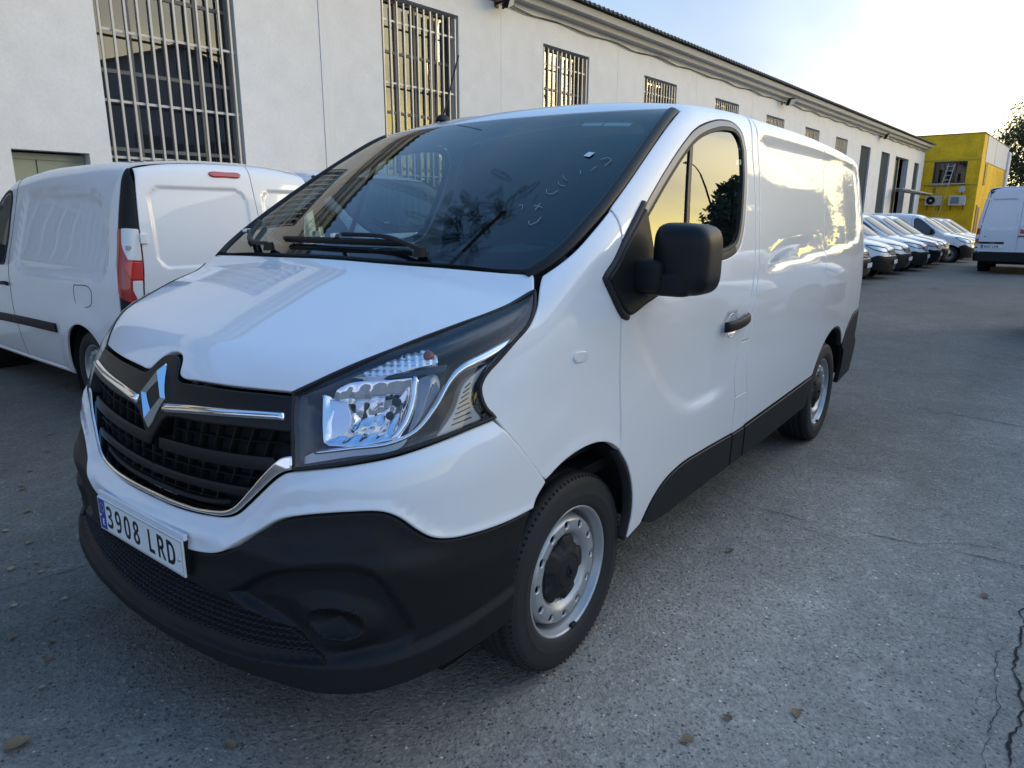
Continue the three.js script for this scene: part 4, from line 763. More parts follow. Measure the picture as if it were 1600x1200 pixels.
  const BARREL = (() => { const g = new THREE.LatheGeometry([[0.224, 0.0905], [0.2235, 0.094], [0.2205, 0.0955], [0.2165, 0.094], [0.213, 0.088], [0.211, 0.078], [0.206, 0.07], [0.2035, 0.06], [0.2015, 0.03], [0.199, 0.006], [0.196, 0.0], [0.196, -0.06], [0.2, -0.09]].map((q) => new THREE.Vector2(...q)), 96); g.rotateX(Math.PI / 2); return g; })();
  const CAP = (() => {
    const pos = [], N = 150, prof = [[1.0, 0.034], [1.0, 0.047], [0.97, 0.052], [0.86, 0.056], [0.72, 0.06], [0.6, 0.067], [0.52, 0.072], [0.5, 0.069], [0.47, 0.069], [0.45, 0.073], [0, 0.0745]], idx = [];
    for (let i = 0; i < N; i++) { const a = i / N * Math.PI * 2, lobe = Math.cos(5 * a + 0.9), R = 0.107 - 0.016 * sstep(0.25, -0.75, lobe); for (const [k, z] of prof) { const rr = k > 0.6 ? mixN(0.107 * 0.6, R, (k - 0.6) / 0.4) : 0.107 * k, dent = k > 0.6 && k < 1 ? 0.006 * sstep(0.2, -0.7, lobe) * sstep(0.6, 0.8, k) : 0; pos.push(Math.cos(a) * rr, Math.sin(a) * rr, z - dent); } }
    const m = prof.length; for (let i = 0; i < N; i++) for (let j = 0; j < m - 1; j++) { const a = i * m + j, b = ((i + 1) % N) * m + j; idx.push(a, b, a + 1, b, b + 1, a + 1); }
    const g = new THREE.BufferGeometry(); g.setAttribute('position', new THREE.Float32BufferAttribute(pos, 3)); g.setIndex(idx); g.scale(1.09, 1.09, 1); g.translate(0, 0, 0.019); g.computeVertexNormals(); return g;
  })();
  const DIAM = (() => { const g = []; const R = (k, h) => [[0, 0.026 * k, h], [-0.0155 * k, 0, h], [0, -0.026 * k, h], [0.0155 * k, 0, h]]; const a = R(1, 0.0735), b = R(0.85, 0.0785), c = R(0.5, 0.0785), d = R(0.45, 0.0735); for (let k = 0; k < 4; k++) { const n = (k + 1) % 4, q = (p, r, s, t) => g.push(p, r, s, p, s, t); q(a[k], a[n], b[n], b[k]); q(b[k], b[n], c[n], c[k]); q(c[k], c[n], d[n], d[k]); } const o = new THREE.BufferGeometry(); o.setAttribute('position', new THREE.Float32BufferAttribute(g.flat(), 3)); o.scale(1.1, 1.1, 1); o.translate(0, 0, 0.019); o.computeVertexNormals(); return o; })();
  WHEEL = { TY, DISC, BARREL, CAP };
  for (const [x, s, tw] of [[0.933, 1, 0.25], [4.031, 1, 0.9], [0.933, -1, 0], [4.031, -1, 0.4]]) {
    const w = new THREE.Group(); w.name = 'wheel'; w.position.set(x, 0.335, s * 0.8075); if (s < 0) w.rotation.y = Math.PI; van.add(w);
    part('tyre', TY, M.tyre, w); part('tread_sipes', SIPE, M.dark, w).userData.kind = 'stuff';
    const turned = (g) => { const q = g.clone(); q.rotateZ(tw); return q; };
    part('rim', merge([turned(DISC).toNonIndexed ? turned(DISC) : DISC, BARREL]), M.silver, w);
    part('hub_cap', turned(CAP), M.cap, w); part('cap_badge', turned(DIAM), M.trim, w);
    const v = new THREE.CylinderGeometry(0.0035, 0.004, 0.035, 10); v.rotateX(1.1); v.translate(-0.1, 0.165, 0.062); part('valve', v, M.rubber, w);
    const bw = box(0.03, 0.014, 0.016, 0.03, -0.212, 0.094, 0.004); part('balance_weight', bw, M.cap, w);
    const br = new THREE.CylinderGeometry(0.15, 0.15, 0.03, 32); br.rotateX(Math.PI / 2); br.translate(0, 0, -0.03); part('brake_disc', br, M.dark, w);
  }
}
// ============ ground ============
{
  const n1 = tileNoise(11, 256), n2 = tileNoise(12, 128), n3 = tileNoise(13, 24), n4 = tileNoise(14, 400), n5 = tileNoise(15, 9);
  const S = 1024, R = rng(77), stones = [];
  for (let i = 0; i < 5600; i++) stones.push([R(), R(), 0.0007 + 0.0032 * R() ** 2.6, R()]);
  const grid = Array.from({ length: 64 * 64 }, () => []);
  for (const s of stones) { const gi = Math.floor(s[0] * 64), gj = Math.floor(s[1] * 64); for (let a = -1; a <= 1; a++) for (let b = -1; b <= 1; b++) grid[((gj + b + 64) % 64) * 64 + ((gi + a + 64) % 64)].push(s); }
  const stone = (u, v) => { let k = 0, t = 0; for (const s of grid[Math.floor(v * 64) * 64 + Math.floor(u * 64)]) { let dx = Math.abs(u - s[0]), dy = Math.abs(v - s[1]); if (dx > 0.5) dx = 1 - dx; if (dy > 0.5) dy = 1 - dy; const q = 1 - (dx * dx + dy * dy) / (s[2] * s[2]); if (q > k) { k = q; t = s[3]; } } return [k, t]; };
  const hgt = new Float32Array(S * S);
  const color = dataTex(S, S, (u, v, i, j) => {
    const [k, t] = stone(u, v), f = n1(u, v) * 0.5 + n4(u, v) * 0.5, m = n2(u, v), l = n3(u, v), w = n5(u, v);
    hgt[j * S + i] = 0.5 + 0.20 * f + 0.16 * m + 0.3 * Math.max(0, k);
    let c = 0.56 + 0.068 * f + 0.045 * m + 0.022 * l + 0.018 * w;
    if (k > 0) c = mixN(c, t > 0.93 ? 0.86 : t > 0.5 ? 0.48 + 0.24 * t : 0.36, Math.min(1, k * 2.2));
    if (f < -0.5) c -= 0.09; c += 0.035 * Math.max(0, m + l - 0.6);
    return [c * 1.02, c * 0.975, c * 0.895];
  }, true);
  const bump = dataTex(S, S, (u, v, i, j) => { const h = hgt[j * S + i]; return [h, h, h]; });
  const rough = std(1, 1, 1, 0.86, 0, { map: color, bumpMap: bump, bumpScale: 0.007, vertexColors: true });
  // one sheet, fine near the vans and coarse out to the horizon, gently uneven
  const ax = []; for (let x = -500; x < -10; x *= 0.72) ax.push(x); for (let x = -10; x < 14; x += 0.16) ax.push(x); for (let x = 14; x < 40; x += 0.6) ax.push(x); for (let x = 40; x < 560; x *= 1.3) ax.push(x); ax.push(600);
  const az = []; for (let z = -500; z < -8; z *= 0.72) az.push(z); for (let z = -8; z < 6; z += 0.16) az.push(z); for (let z = 6; z < 30; z += 0.9) az.push(z); for (let z = 30; z < 500; z *= 1.35) az.push(z); az.push(520);
  const pos = [], uv = [], colr = [], idx = [];
  for (const z of az) for (const x of ax) {
    pos.push(x, -0.0085 * Math.max(0, x - 9) * sstep(9, 16, x) * (x < 70 ? 1 : 70 / x) - 0.001 + 0.004 * clamp(fbm(x * 0.7, 2.2, z * 0.7, 3), -0.2, 0.1) * (Math.hypot(x, z) < 30 ? 1 : 0), z); uv.push(x / 1.6, z / 1.6);
    // worn, patched asphalt: broad tone differences, plus shade painted in at left front
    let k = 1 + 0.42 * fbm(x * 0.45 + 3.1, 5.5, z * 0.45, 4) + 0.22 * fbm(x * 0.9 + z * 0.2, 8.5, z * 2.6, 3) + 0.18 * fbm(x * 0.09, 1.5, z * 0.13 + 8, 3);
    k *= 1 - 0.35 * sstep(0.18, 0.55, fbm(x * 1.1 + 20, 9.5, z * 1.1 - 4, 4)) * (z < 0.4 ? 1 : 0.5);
    k *= 1 - 0.55 * sstep(0.95, -0.6, z - 0.3 * x + 0.9 * fbm(x * 0.6, 3.3, z * 0.6, 3));  // darker asphalt left of and ahead of the bumper, with its shade painted in
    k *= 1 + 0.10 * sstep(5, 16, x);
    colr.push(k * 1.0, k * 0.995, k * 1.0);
  }
  for (let j = 0; j < az.length - 1; j++) for (let i = 0; i < ax.length - 1; i++) { const a = j * ax.length + i; idx.push(a, a + ax.length, a + 1, a + 1, a + ax.length, a + ax.length + 1); }
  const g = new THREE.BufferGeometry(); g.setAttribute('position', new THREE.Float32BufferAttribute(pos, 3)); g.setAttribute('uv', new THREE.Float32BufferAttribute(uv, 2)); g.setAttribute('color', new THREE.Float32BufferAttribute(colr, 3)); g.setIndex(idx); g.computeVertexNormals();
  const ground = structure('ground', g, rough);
  // open cracks and old joints
  const crackM = std(0.018, 0.018, 0.019, 0.95), R2 = rng(5);
  const crack = (pts, w, jit, y = 0.004) => {
    const base = crv(pts.map(([x, z]) => [x, y, z]), 0.012), sd = R2() * 50;
    const c = base.map((p, i) => { const t = i * 0.012, o = jit * (1.1 * noise3.noise(t * 3.1, sd, 0) + 0.75 * noise3.noise(t * 11, sd, 3) + 0.35 * noise3.noise(t * 37, sd, 7)), a = base[Math.max(0, i - 1)], b = base[Math.min(base.length - 1, i + 1)], l = Math.hypot(b[0] - a[0], b[2] - a[2]) || 1; return [p[0] - (b[2] - a[2]) / l * o, y, p[2] + (b[0] - a[0]) / l * o]; });
    const P = [], I = [];
    for (let i = 0; i < c.length; i++) { const a = c[Math.max(0, i - 1)], b = c[Math.min(c.length - 1, i + 1)], dx = b[0] - a[0], dz = b[2] - a[2], l = Math.hypot(dx, dz) || 1, k = w * Math.max(0.06, 0.55 + 0.9 * noise3.noise(i * 0.09, sd, 11) + 0.35 * (R2() - 0.5)); P.push(c[i][0] - dz / l * k, y, c[i][2] + dx / l * k, c[i][0] + dz / l * k, y, c[i][2] - dx / l * k); if (i) I.push(2 * i - 2, 2 * i - 1, 2 * i, 2 * i - 1, 2 * i + 1, 2 * i); }
    const q = new THREE.BufferGeometry(); q.setAttribute('position', new THREE.Float32BufferAttribute(P, 3)); q.setIndex(I); q.computeVertexNormals(); part('crack', q, crackM, ground);
  };
  crack([[2.9, 0.3], [2.74, 0.62], [2.64, 0.97], [2.62, 1.32], [2.64, 1.63], [2.68, 1.86], [2.7, 2.12], [2.75, 3]], 0.0035, 0.016);
  crack([[2.64, 1.0], [2.52, 1.2], [2.5, 1.45]], 0.0015, 0.014); crack([[2.66, 1.7], [2.8, 1.9], [2.86, 2.2]], 0.0015, 0.014);
  crack([[0.4, 2.12], [0.9, 2.14], [1.28, 2.13], [1.61, 2.135], [1.98, 2.12], [2.24, 2.13], [2.7, 2.12]], 0.0055, 0.03);
  crack([[1.1, 2.1], [1.35, 2.09], [1.6, 2.095], [1.95, 2.085]], 0.0016, 0.03);
  crack([[-1.5, -1.3], [-0.6, -1.2], [-0.09, -1.16], [0.06, -1.13], [0.22, -1.1], [1, -0.98]], 0.0028, 0.008);
  crack([[5.55, 0], [5.5, 0.67], [5.38, 1.41], [5.27, 2.04], [5.2, 3]], 0.005, 0.01); crack([[6.4, -0.2], [6.6, 0.59], [7.19, 1.98], [7.3, 3]], 0.004, 0.02);
  crack([[8, -0.6], [8.07, 0.28], [8.32, 1.94], [8.4, 3]], 0.006, 0.012); crack([[12.8, -2], [13.12, -0.69], [14.48, 1.75], [14.7, 3]], 0.008, 0.02); crack([[17.5, -1], [17.8, 1], [18, 3]], 0.008, 0.02);
  crack([[4.3, 0.6], [4.55, 1.0], [4.5, 1.5], [4.7, 2.0]], 0.002, 0.03); crack([[3.5, 1.1], [3.6, 1.4], [3.45, 1.7]], 0.0015, 0.02);
}
// ============ the long white building ============
const WA = -0.0492;                                                // the wall runs along +x, turned a little towards +z
const plaster = (() => {
  const a = tileNoise(21, 96), b = tileNoise(22, 40), c = tileNoise(23, 12), d = tileNoise(25, 200);
  const bump = dataTex(512, 512, (u, v) => { const h = 0.5 + 0.2 * a(u, v) + 0.2 * b(u, v) + 0.12 * c(u, v) + 0.12 * d(u, v); return [h, h, h]; });
  const colr = dataTex(512, 512, (u, v) => { const h = 0.915 + 0.012 * a(u, v) + 0.014 * c(u, v) - 0.012 * sstep(0.45, 0.9, b(u, v) * c(u, v)); return [h, h * 0.992, h * 0.985]; }, true);
  return { bump, colr };
})();
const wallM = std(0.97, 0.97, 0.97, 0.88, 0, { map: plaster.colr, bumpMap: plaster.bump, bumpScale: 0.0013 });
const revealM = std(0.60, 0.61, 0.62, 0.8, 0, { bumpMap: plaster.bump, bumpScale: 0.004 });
const barM = std(0.50, 0.49, 0.47, 0.5, 0.4), frameM = std(0.16, 0.155, 0.15, 0.5), roomM = std(0.05, 0.05, 0.052, 0.9);
const paneM = phys(0.55, 0.56, 0.55, 0.0, { transmission: 1, thickness: 0, ior: 2.1 });
const shutterM = phys(0.055, 0.072, 0.08, 0.9, { specularIntensity: 0.2 });
const concreteM = std(0.46, 0.45, 0.43, 0.85), corrM = std(0.16, 0.155, 0.145, 0.85), cableM = std(0.10, 0.095, 0.09, 0.7);
const wh = thing('warehouse', 'long white rendered building with barred windows behind the parked vans', 'building', [0, 0, -7.5], WA);
{
  const seams = [-10, -6, -1.95, 6.4, 10.54, 14.74, 18.87, 22.9, 26.86, 30.88, 34.85, 38.75, 42.35, 46.6, 49.95], H = 5.52, T = 0.3;
  const wins = [[-4.8, -3.0, 1.2, 4.95], [-0.8, 1.0, 1.2, 4.95], [3.27, 5.05, 1.3, 4.98], [7.6, 9.38, 1.3, 4.97], [11.86, 13.54, 1.3, 4.95], [15.98, 17.71, 1.3, 4.93], [20.12, 21.84, 1.3, 4.91], [24.15, 25.86, 1.3, 4.87], [28.11, 29.81, 1.3, 4.85], [32.02, 33.72, 1.3, 4.82], [35.9, 37.6, 1.0, 4.77], [39.7, 41.42, 1.0, 4.75], [47.4, 48.65, 1.0, 4.66]];
  const doors = [[2.22, 3.02, 0, 2.2], [42.72, 45.82, 0, 4.72]];
  for (let i = 0; i < seams.length - 1; i++) {
    const a = seams[i] + 0.003, b = seams[i + 1] - 0.003, sh = new THREE.Shape();
    const hs = [...wins, ...doors].filter((w) => w[0] > a && w[1] < b), dr = hs.filter((w) => w[2] === 0);
    sh.moveTo(a, -0.6); for (const d of dr) { sh.lineTo(d[0], -0.6); sh.lineTo(d[0], d[3]); sh.lineTo(d[1], d[3]); sh.lineTo(d[1], -0.6); } sh.lineTo(b, -0.6); sh.lineTo(b, H); sh.lineTo(a, H); sh.closePath();
    for (const w of hs) if (w[2] > 0) { const h = new THREE.Path(); h.moveTo(w[0], w[2]); h.lineTo(w[0], w[3]); h.lineTo(w[1], w[3]); h.lineTo(w[1], w[2]); h.closePath(); sh.holes.push(h); }
    const g = new THREE.ExtrudeGeometry(sh, { depth: T, bevelEnabled: false }); g.translate(0, 0, -T);
    const uv = g.attributes.uv; for (let k = 0; k < uv.count; k++) uv.setXY(k, uv.getX(k) / 2.3, uv.getY(k) / 2.3);
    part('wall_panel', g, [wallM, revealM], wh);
  }
  part('wall_core', merge([box(60.2, 5.5, 0.06, 19.8, 2.75, -0.62)]), roomM, wh);   // dark inside seen through the panes
  for (const s of seams.slice(1, -1)) part('wall_rib', box(0.3, H, 0.2, s, H / 2 - 0.02, -0.104), concreteM, wh);
  for (const s of [6.5]) { const g = box(0.19, H - 0.04, 0.014, s + 0.0, H / 2, 0.003); part('pilaster', g, wallM, wh); }
  part('end_wall', box(0.3, H, 12, 49.8, H / 2 - 0.02, -6.32), wallM, wh);
  // windows: frame, panes, security bars
  wins.forEach(([a, b, y0, y1], k) => {
    const far = k > 9, w = new THREE.Group(); w.name = 'window'; wh.add(w);
    const z = -0.22, f = [], n = 4, t = 0.045;
    for (let i = 0; i <= n; i++) f.push(box(t, y1 - y0, 0.05, mixN(a + t / 2, b - t / 2, i / n), (y0 + y1) / 2, z));
    for (const y of [y0 + t / 2, mixN(y0, y1, 0.27), mixN(y0, y1, 0.52), mixN(y0, y1, 0.78), y1 - t / 2]) f.push(box(b - a - 0.004, t, 0.042, (a + b) / 2, y, z));
    part('window_frame', merge(f), frameM, w);
    const ys = [y0, mixN(y0, y1, 0.27), mixN(y0, y1, 0.52), mixN(y0, y1, 0.78), y1], R = rng(100 + k);
    for (let i = 0; i < n; i++) for (let j = 0; j < 4; j++) { const g = new THREE.PlaneGeometry((b - a) / n - t, ys[j + 1] - ys[j] - t); g.rotateY((R() - 0.5) * 0.012); g.rotateX((R() - 0.5) * 0.012); g.translate(mixN(a, b, (i + 0.5) / n), (ys[j] + ys[j + 1]) / 2, z - 0.002); part('pane', g, paneM, w); }
    if (k >= 10) { for (const x of [0.25, 0.75]) part('shutter', box((b - a) / 2 - 0.01, y1 - y0 - 0.02, 0.03, mixN(a, b, x), (y0 + y1) / 2, -0.1), shutterM, w); return; }
    const nb = Math.round((b - a) / 0.148), bz = -0.035;
    for (let i = 0; i < nb; i++) part('window_bar', box(0.026, y1 - y0 - 0.1, 0.026, mixN(a + 0.06, b - 0.06, i / (nb - 1)), (y0 + y1) / 2 - 0.01, bz), barM, w);
    for (const y of [y0 + 0.12, mixN(y0, y1, 0.24), mixN(y0, y1, 0.42), mixN(y0, y1, 0.64), mixN(y0, y1, 0.9)]) part('bar_rail', box(b - a - 0.01, 0.03, 0.012, (a + b) / 2, y, bz - 0.0195), barM, w);
  });
  // the low green door at the near end
  { const d = part('side_door', box(0.78, 2.16, 0.05, 2.62, 1.08, -0.2), std(0.30, 0.33, 0.25, 0.6), wh); part('door_joint', box(0.008, 2.1, 0.006, 2.5, 1.08, -0.173), M.dark, d); part('door_rail', box(0.78, 0.07, 0.02, 2.62, 2.14, -0.168), std(0.26, 0.28, 0.22, 0.6), d); }
  // roller door opening far off with its tilted canopy
  part('gate_leaf', box(1.4, 4.6, 0.06, 43.45, 2.3, -0.26), std(0.035, 0.037, 0.04, 0.5), wh); part('gate_jamb', box(0.12, 4.7, 0.12, 44.2, 2.35, -0.2), frameM, wh);
  { const c = new THREE.Group(); c.name = 'canopy'; wh.add(c); for (let i = 0; i < 3; i++) part('canopy_slat', box(3.4, 0.05, 0.42, 44.2, 3.02 - 0.1 * i, 0.35 + 0.42 * i), std(0.3, 0.3, 0.29, 0.7), c); for (const s of [42.8, 45.6]) part('canopy_arm', barBetween([s, 2.95, 0.01], [s, 2.7, 1.4], 0.05, 0.06), frameM, c); }
  // cornice, gutter, corrugated sheet roof
  part('cornice', merge([box(60.6, 0.12, 0.36, 19.9, 5.58, 0.03), box(60.6, 0.14, 0.52, 19.9, 5.712, 0.11)]), concreteM, wh);
  {
    const P = [], I = [], L = 60.8, n = 340 * 6, prof = [[0.5, 5.80], [0.5, 5.812], [-6, 7.1]];
    const m = 4; for (let i = 0; i <= n; i++) { const x = -10.5 + L * i / n, w = 0.028 * Math.sin(i / 6 * Math.PI * 2), wob = 0.012 * noise3.noise(x * 0.4, 1, 2); for (const [z, y] of [[0.5, 5.815], [0.502, 5.828], [-3, 6.5], [-6.3, 7.15]]) P.push(x, y + w + wob, z + 0.01 * noise3.noise(Math.floor(i / 36) * 3.3, 4, 1)); }
    for (let i = 0; i < n; i++) for (let j = 0; j < m - 1; j++) { const a = i * m + j, b = a + m; I.push(a, b, a + 1, b, b + 1, a + 1); }
    const g = new THREE.BufferGeometry(); g.setAttribute('position', new THREE.Float32BufferAttribute(P, 3)); g.setIndex(I); g.computeVertexNormals(); part('corrugated_roof', g, corrM, wh);
  }
  // cable slung under the cornice
  const cp = []; for (let s = -8; s < 49; s += 2.03) { cp.push([s, 5.42, 0.03]); cp.push([s + 1.0, 5.36 + 0.03 * Math.sin(s * 3.1), 0.035]); }
  part('cable', new THREE.TubeGeometry(new THREE.CatmullRomCurve3(cp.map((p) => new THREE.Vector3(...p))), 420, 0.011, 5), cableM, wh); part('cable', new THREE.TubeGeometry(new THREE.CatmullRomCurve3(cp.map((p, i) => new THREE.Vector3(p[0] + 0.3, p[1] + 0.03 - 0.015 * (i % 3), 0.02))), 420, 0.008, 5), cableM, wh);
}
// floodlights on the white wall
function wallPoint(s, y, n = 0) { return [s * Math.cos(WA) + n * Math.sin(WA), y, -7.5 - s * Math.sin(WA) + n * Math.cos(WA)]; }
for (const [s, tilt, lb] of [[10.4, 0.75, 'black floodlight on the white wall above the nearest stretch of the van roof'], [25.45, -0.2, 'floodlight sticking out of the white wall halfway along the eaves'], [39.0, 0.1, 'farthest floodlight on the white wall, near its yellow neighbour']]) {
  const f = thing('floodlight', lb, 'floodlight', wallPoint(s, 5.38, 0.004), WA, 'floodlights under the eaves of the white building');
  part('wall_plate', box(0.1, 0.14, 0.02, 0, 0, 0.01), M.trim, f); part('arm', barBetween([0, 0, 0.02], [0, 0.02, 0.2], 0.03, 0.03), M.trim, f);
  const h = new THREE.Group(); h.name = 'lamp_head'; h.position.set(0.02, 0.02, 0.3); h.rotation.set(0.5, tilt * 0.6, 0.25); f.add(h);
  part('lamp_housing', new RoundedBoxGeometry(0.3, 0.22, 0.12, 2, 0.015), M.trim, h); const gl = new THREE.PlaneGeometry(0.27, 0.19); gl.translate(0, 0, 0.0615); part('lamp_glass', gl, std(0.55, 0.57, 0.58, 0.2), h); part('lamp_bracket', merge([box(0.02, 0.2, 0.03, -0.165, -0.02, -0.02), box(0.02, 0.2, 0.03, 0.165, -0.02, -0.02), box(0.35, 0.02, 0.03, 0, -0.13, -0.02)]), M.trim, h);
}
// ============ the yellow building closing the yard ============
const yb = thing('yellow_building', 'two-storey yellow building with a flat roof at the end of the yard', 'building', [51.6, 0, -2.22], WA);
{
  const a = tileNoise(31, 60), b = tileNoise(32, 10);
  const ym = std(1, 1, 1, 0.8, 0, { map: dataTex(256, 256, (u, v) => { const k = 1 + 0.05 * a(u, v) + 0.07 * b(u, v); return [0.93 * k, 0.74 * k, 0.09 * k]; }, true) });
  const stain = std(0.28, 0.23, 0.10, 0.9), white = std(0.72, 0.70, 0.70, 0.8), grey = std(0.10, 0.11, 0.125, 0.3), maroon = std(0.20, 0.06, 0.05, 0.6);
  const wallShape = new THREE.Shape([[-9, -0.6], [0, -0.6], [0, 6.52], [-9, 6.45]].map((p) => new THREE.Vector2(...p)));
  for (const r of [[-2.5, -0.7, 3.62, 4.92], [-3.95, -3.3, 5.86, 6.34]]) wallShape.holes.push(new THREE.Path([[r[0], r[2]], [r[0], r[3]], [r[1], r[3]], [r[1], r[2]]].map((p) => new THREE.Vector2(...p))));
  const g = new THREE.ExtrudeGeometry(wallShape, { depth: 0.3, bevelEnabled: false }); g.rotateY(-Math.PI / 2); g.translate(0.3, 0, 0);   // shape x -> z
  { const uv = g.attributes.uv; for (let k = 0; k < uv.count; k++) uv.setXY(k, uv.getX(k) / 4, uv.getY(k) / 4); }
  part('front_wall', g, ym, yb);
  part('side_wall', (() => { const q = box(1.6, 7.1, 0.3, 1.1, 2.95, -0.15); return q; })(), ym, yb);
  part('side_wall', box(10, 5.5, 0.3, 6.9, 2.15, -0.15), ym, yb);
  part('white_cladding', box(10.7, 1.56, 0.32, 6.75, 5.7, -0.13), white, yb); part('cladding_joint', box(0.03, 1.5, 0.01, 5.4, 5.7, 0.033), grey, yb); part('white_end', box(1.2, 6.8, 0.5, 12.4, 2.8, -0.1), white, yb);
  part('parapet_cap', merge([box(0.36, 0.05, 9, 0.15, 6.535, -4.5), box(12.6, 0.05, 0.4, 6.3, 6.5, -0.15)]), stain, yb);
  part('flat_roof', box(12.5, 0.1, 9, 6.4, 6.25, -4.6), concreteM, yb); part('inner_wall', box(0.1, 6, 8.8, 1.6, 3.1, -4.6), roomM, yb);
  part('string_course', box(0.03, 0.07, 6.2, -0.012, 4.99, -3.1), std(0.52, 0.42, 0.07, 0.8), yb);
  const w = new THREE.Group(); w.name = 'window'; yb.add(w);
  part('window_frame', merge([box(0.06, 0.06, 1.8, 0.1, 3.65, -1.6), box(0.06, 0.06, 1.8, 0.1, 4.89, -1.6), ...[-2.47, -1.9, -1.3, -0.73].map((z) => box(0.056, 1.2, 0.055, 0.1, 4.27, z))]), std(0.09, 0.07, 0.06, 0.6), w);
  for (const z of [-2.185, -1.6, -1.015]) { const q = new THREE.PlaneGeometry(0.53, 1.16); q.rotateY(-Math.PI / 2); q.translate(0.1, 4.27, z); part('pane', q, phys(0.25, 0.26, 0.28, 0.0, { transmission: 1, thickness: 0, ior: 1.8 }), w); }
  part('window_sill', box(0.16, 0.06, 1.95, -0.05, 3.58, -1.6), std(0.55, 0.54, 0.5, 0.8), w);
  part('dark_vent', box(0.04, 0.5, 0.68, 0.2, 6.1, -3.62), grey, yb);
  // side openings
  part('side_window', merge([box(0.9, 1.3, 0.05, 2.3, 4.2, 0.02)]), std(0.24, 0.2, 0.03, 0.5), yb); part('side_door', box(0.9, 2.15, 0.06, 1.3, 1.1, 0.03), maroon, yb); part('side_door_frame', box(0.14, 2.3, 0.08, 0.72, 1.15, 0.03), std(0.5, 0.42, 0.1, 0.8), yb);
  part('drain_stain', box(0.004, 0.35, 0.16, -0.003, 3.2, -2.3), stain, yb); part('cable', tube([[-0.03, 3.5, -3.0], [-0.03, 3.42, -2], [-0.03, 3.5, -1], [-0.03, 3.48, -0.05]], 0.015, 5), cableM, yb); part('pipe', tubeBetween([-0.04, 2.62, -3.1], [-0.04, 2.66, -2.2], 0.03), cableM, yb);
}
const ybp = (z, y, n = 0) => [51.6 - n + -z * 0, y, -2.22 + z];
for (const [z, fan, lb] of [[-2.2, 1, 'outdoor air conditioner with a round black fan on the yellow wall'], [-0.93, 0, 'outdoor air conditioner with a square grey grille on the yellow wall']]) {
  const u = thing('air_conditioner', lb, 'air conditioner', [51.6 - 0.02 + z * 0.049, 2.56, -2.22 + z], WA);
  const cs = std(0.62, 0.60, 0.55, 0.5); part('casing', box(0.34, 0.6, 0.88, -0.2, 0, 0, 0.02), cs, u);
  if (fan) { const c = new THREE.CylinderGeometry(0.25, 0.25, 0.02, 32); c.rotateZ(Math.PI / 2); c.translate(-0.376, 0, -0.12); part('fan_grille', c, M.trim, u); const h = new THREE.CylinderGeometry(0.06, 0.06, 0.02, 20); h.rotateZ(Math.PI / 2); h.translate(-0.39, 0, -0.12); part('fan_hub', h, cs, u); const l = []; for (let i = 1; i < 5; i++) { const t = new THREE.TorusGeometry(0.055 * i, 0.005, 5, 32); t.rotateY(Math.PI / 2); t.translate(-0.388, 0, -0.12); l.push(t); } part('fan_ring', merge(l), M.cap, u); }
  else { part('side_grille', box(0.02, 0.42, 0.46, -0.372, 0.0, -0.1), std(0.28, 0.29, 0.29, 0.6), u); for (let i = 0; i < 7; i++) part('louvre', box(0.012, 0.02, 0.46, -0.386, -0.17 + i * 0.057, -0.1), std(0.2, 0.2, 0.2, 0.6), u); }
  for (const q of [-0.33, 0.33]) part('bracket', merge([box(0.38, 0.04, 0.04, -0.2, -0.33, q), box(0.03, 0.3, 0.04, -0.015, -0.45, q)]), M.trim, u);
}
{
  const l = thing('ladder', 'metal ladder leaning on the yellow wall between two air conditioners', 'ladder', [51.3, 0, -4.0], WA), al = std(0.6, 0.6, 0.58, 0.4, 0.6);
  const old = std(0.48, 0.41, 0.16, 0.6), at = (t, z) => [-1.0 + 1.1 * t, 1.2 + 3.55 * t, z - 0.15 + 0.42 * t];
  for (const z of [-0.19, 0.19]) { part('rail', barBetween(at(0, z), at(0.66, z), 0.03, 0.02), old, l); part('rail', barBetween(at(0.64, z * 0.94), at(1, z * 0.94), 0.045, 0.03), al, l); }
  for (let i = 0; i < 13; i++) { const t = (i + 0.5) / 13, m = t > 0.64; part('rung', tubeBetween(at(t, -0.19), at(t, 0.19), m ? 0.018 : 0.011, 6), m ? al : old, l); }
  const d = thing('satellite_dish', 'small pale satellite dish on the yellow wall under the window', 'satellite dish', [51.55, 3.2, -2.98], WA);
  const g = new THREE.SphereGeometry(0.34, 24, 8, 0, 7, 0, 0.6); g.scale(1, 0.7, 1); g.rotateZ(1.2); g.translate(-0.05, -0.05, 0); part('reflector', g, std(0.5, 0.5, 0.48, 0.6), d); part('arm', tubeBetween([0.02, 0, 0], [-0.3, 0.1, 0.05], 0.015), M.trim, d); part('mount', tubeBetween([0.04, 0.1, 0], [0.0, -0.3, 0], 0.02), M.trim, d);
}
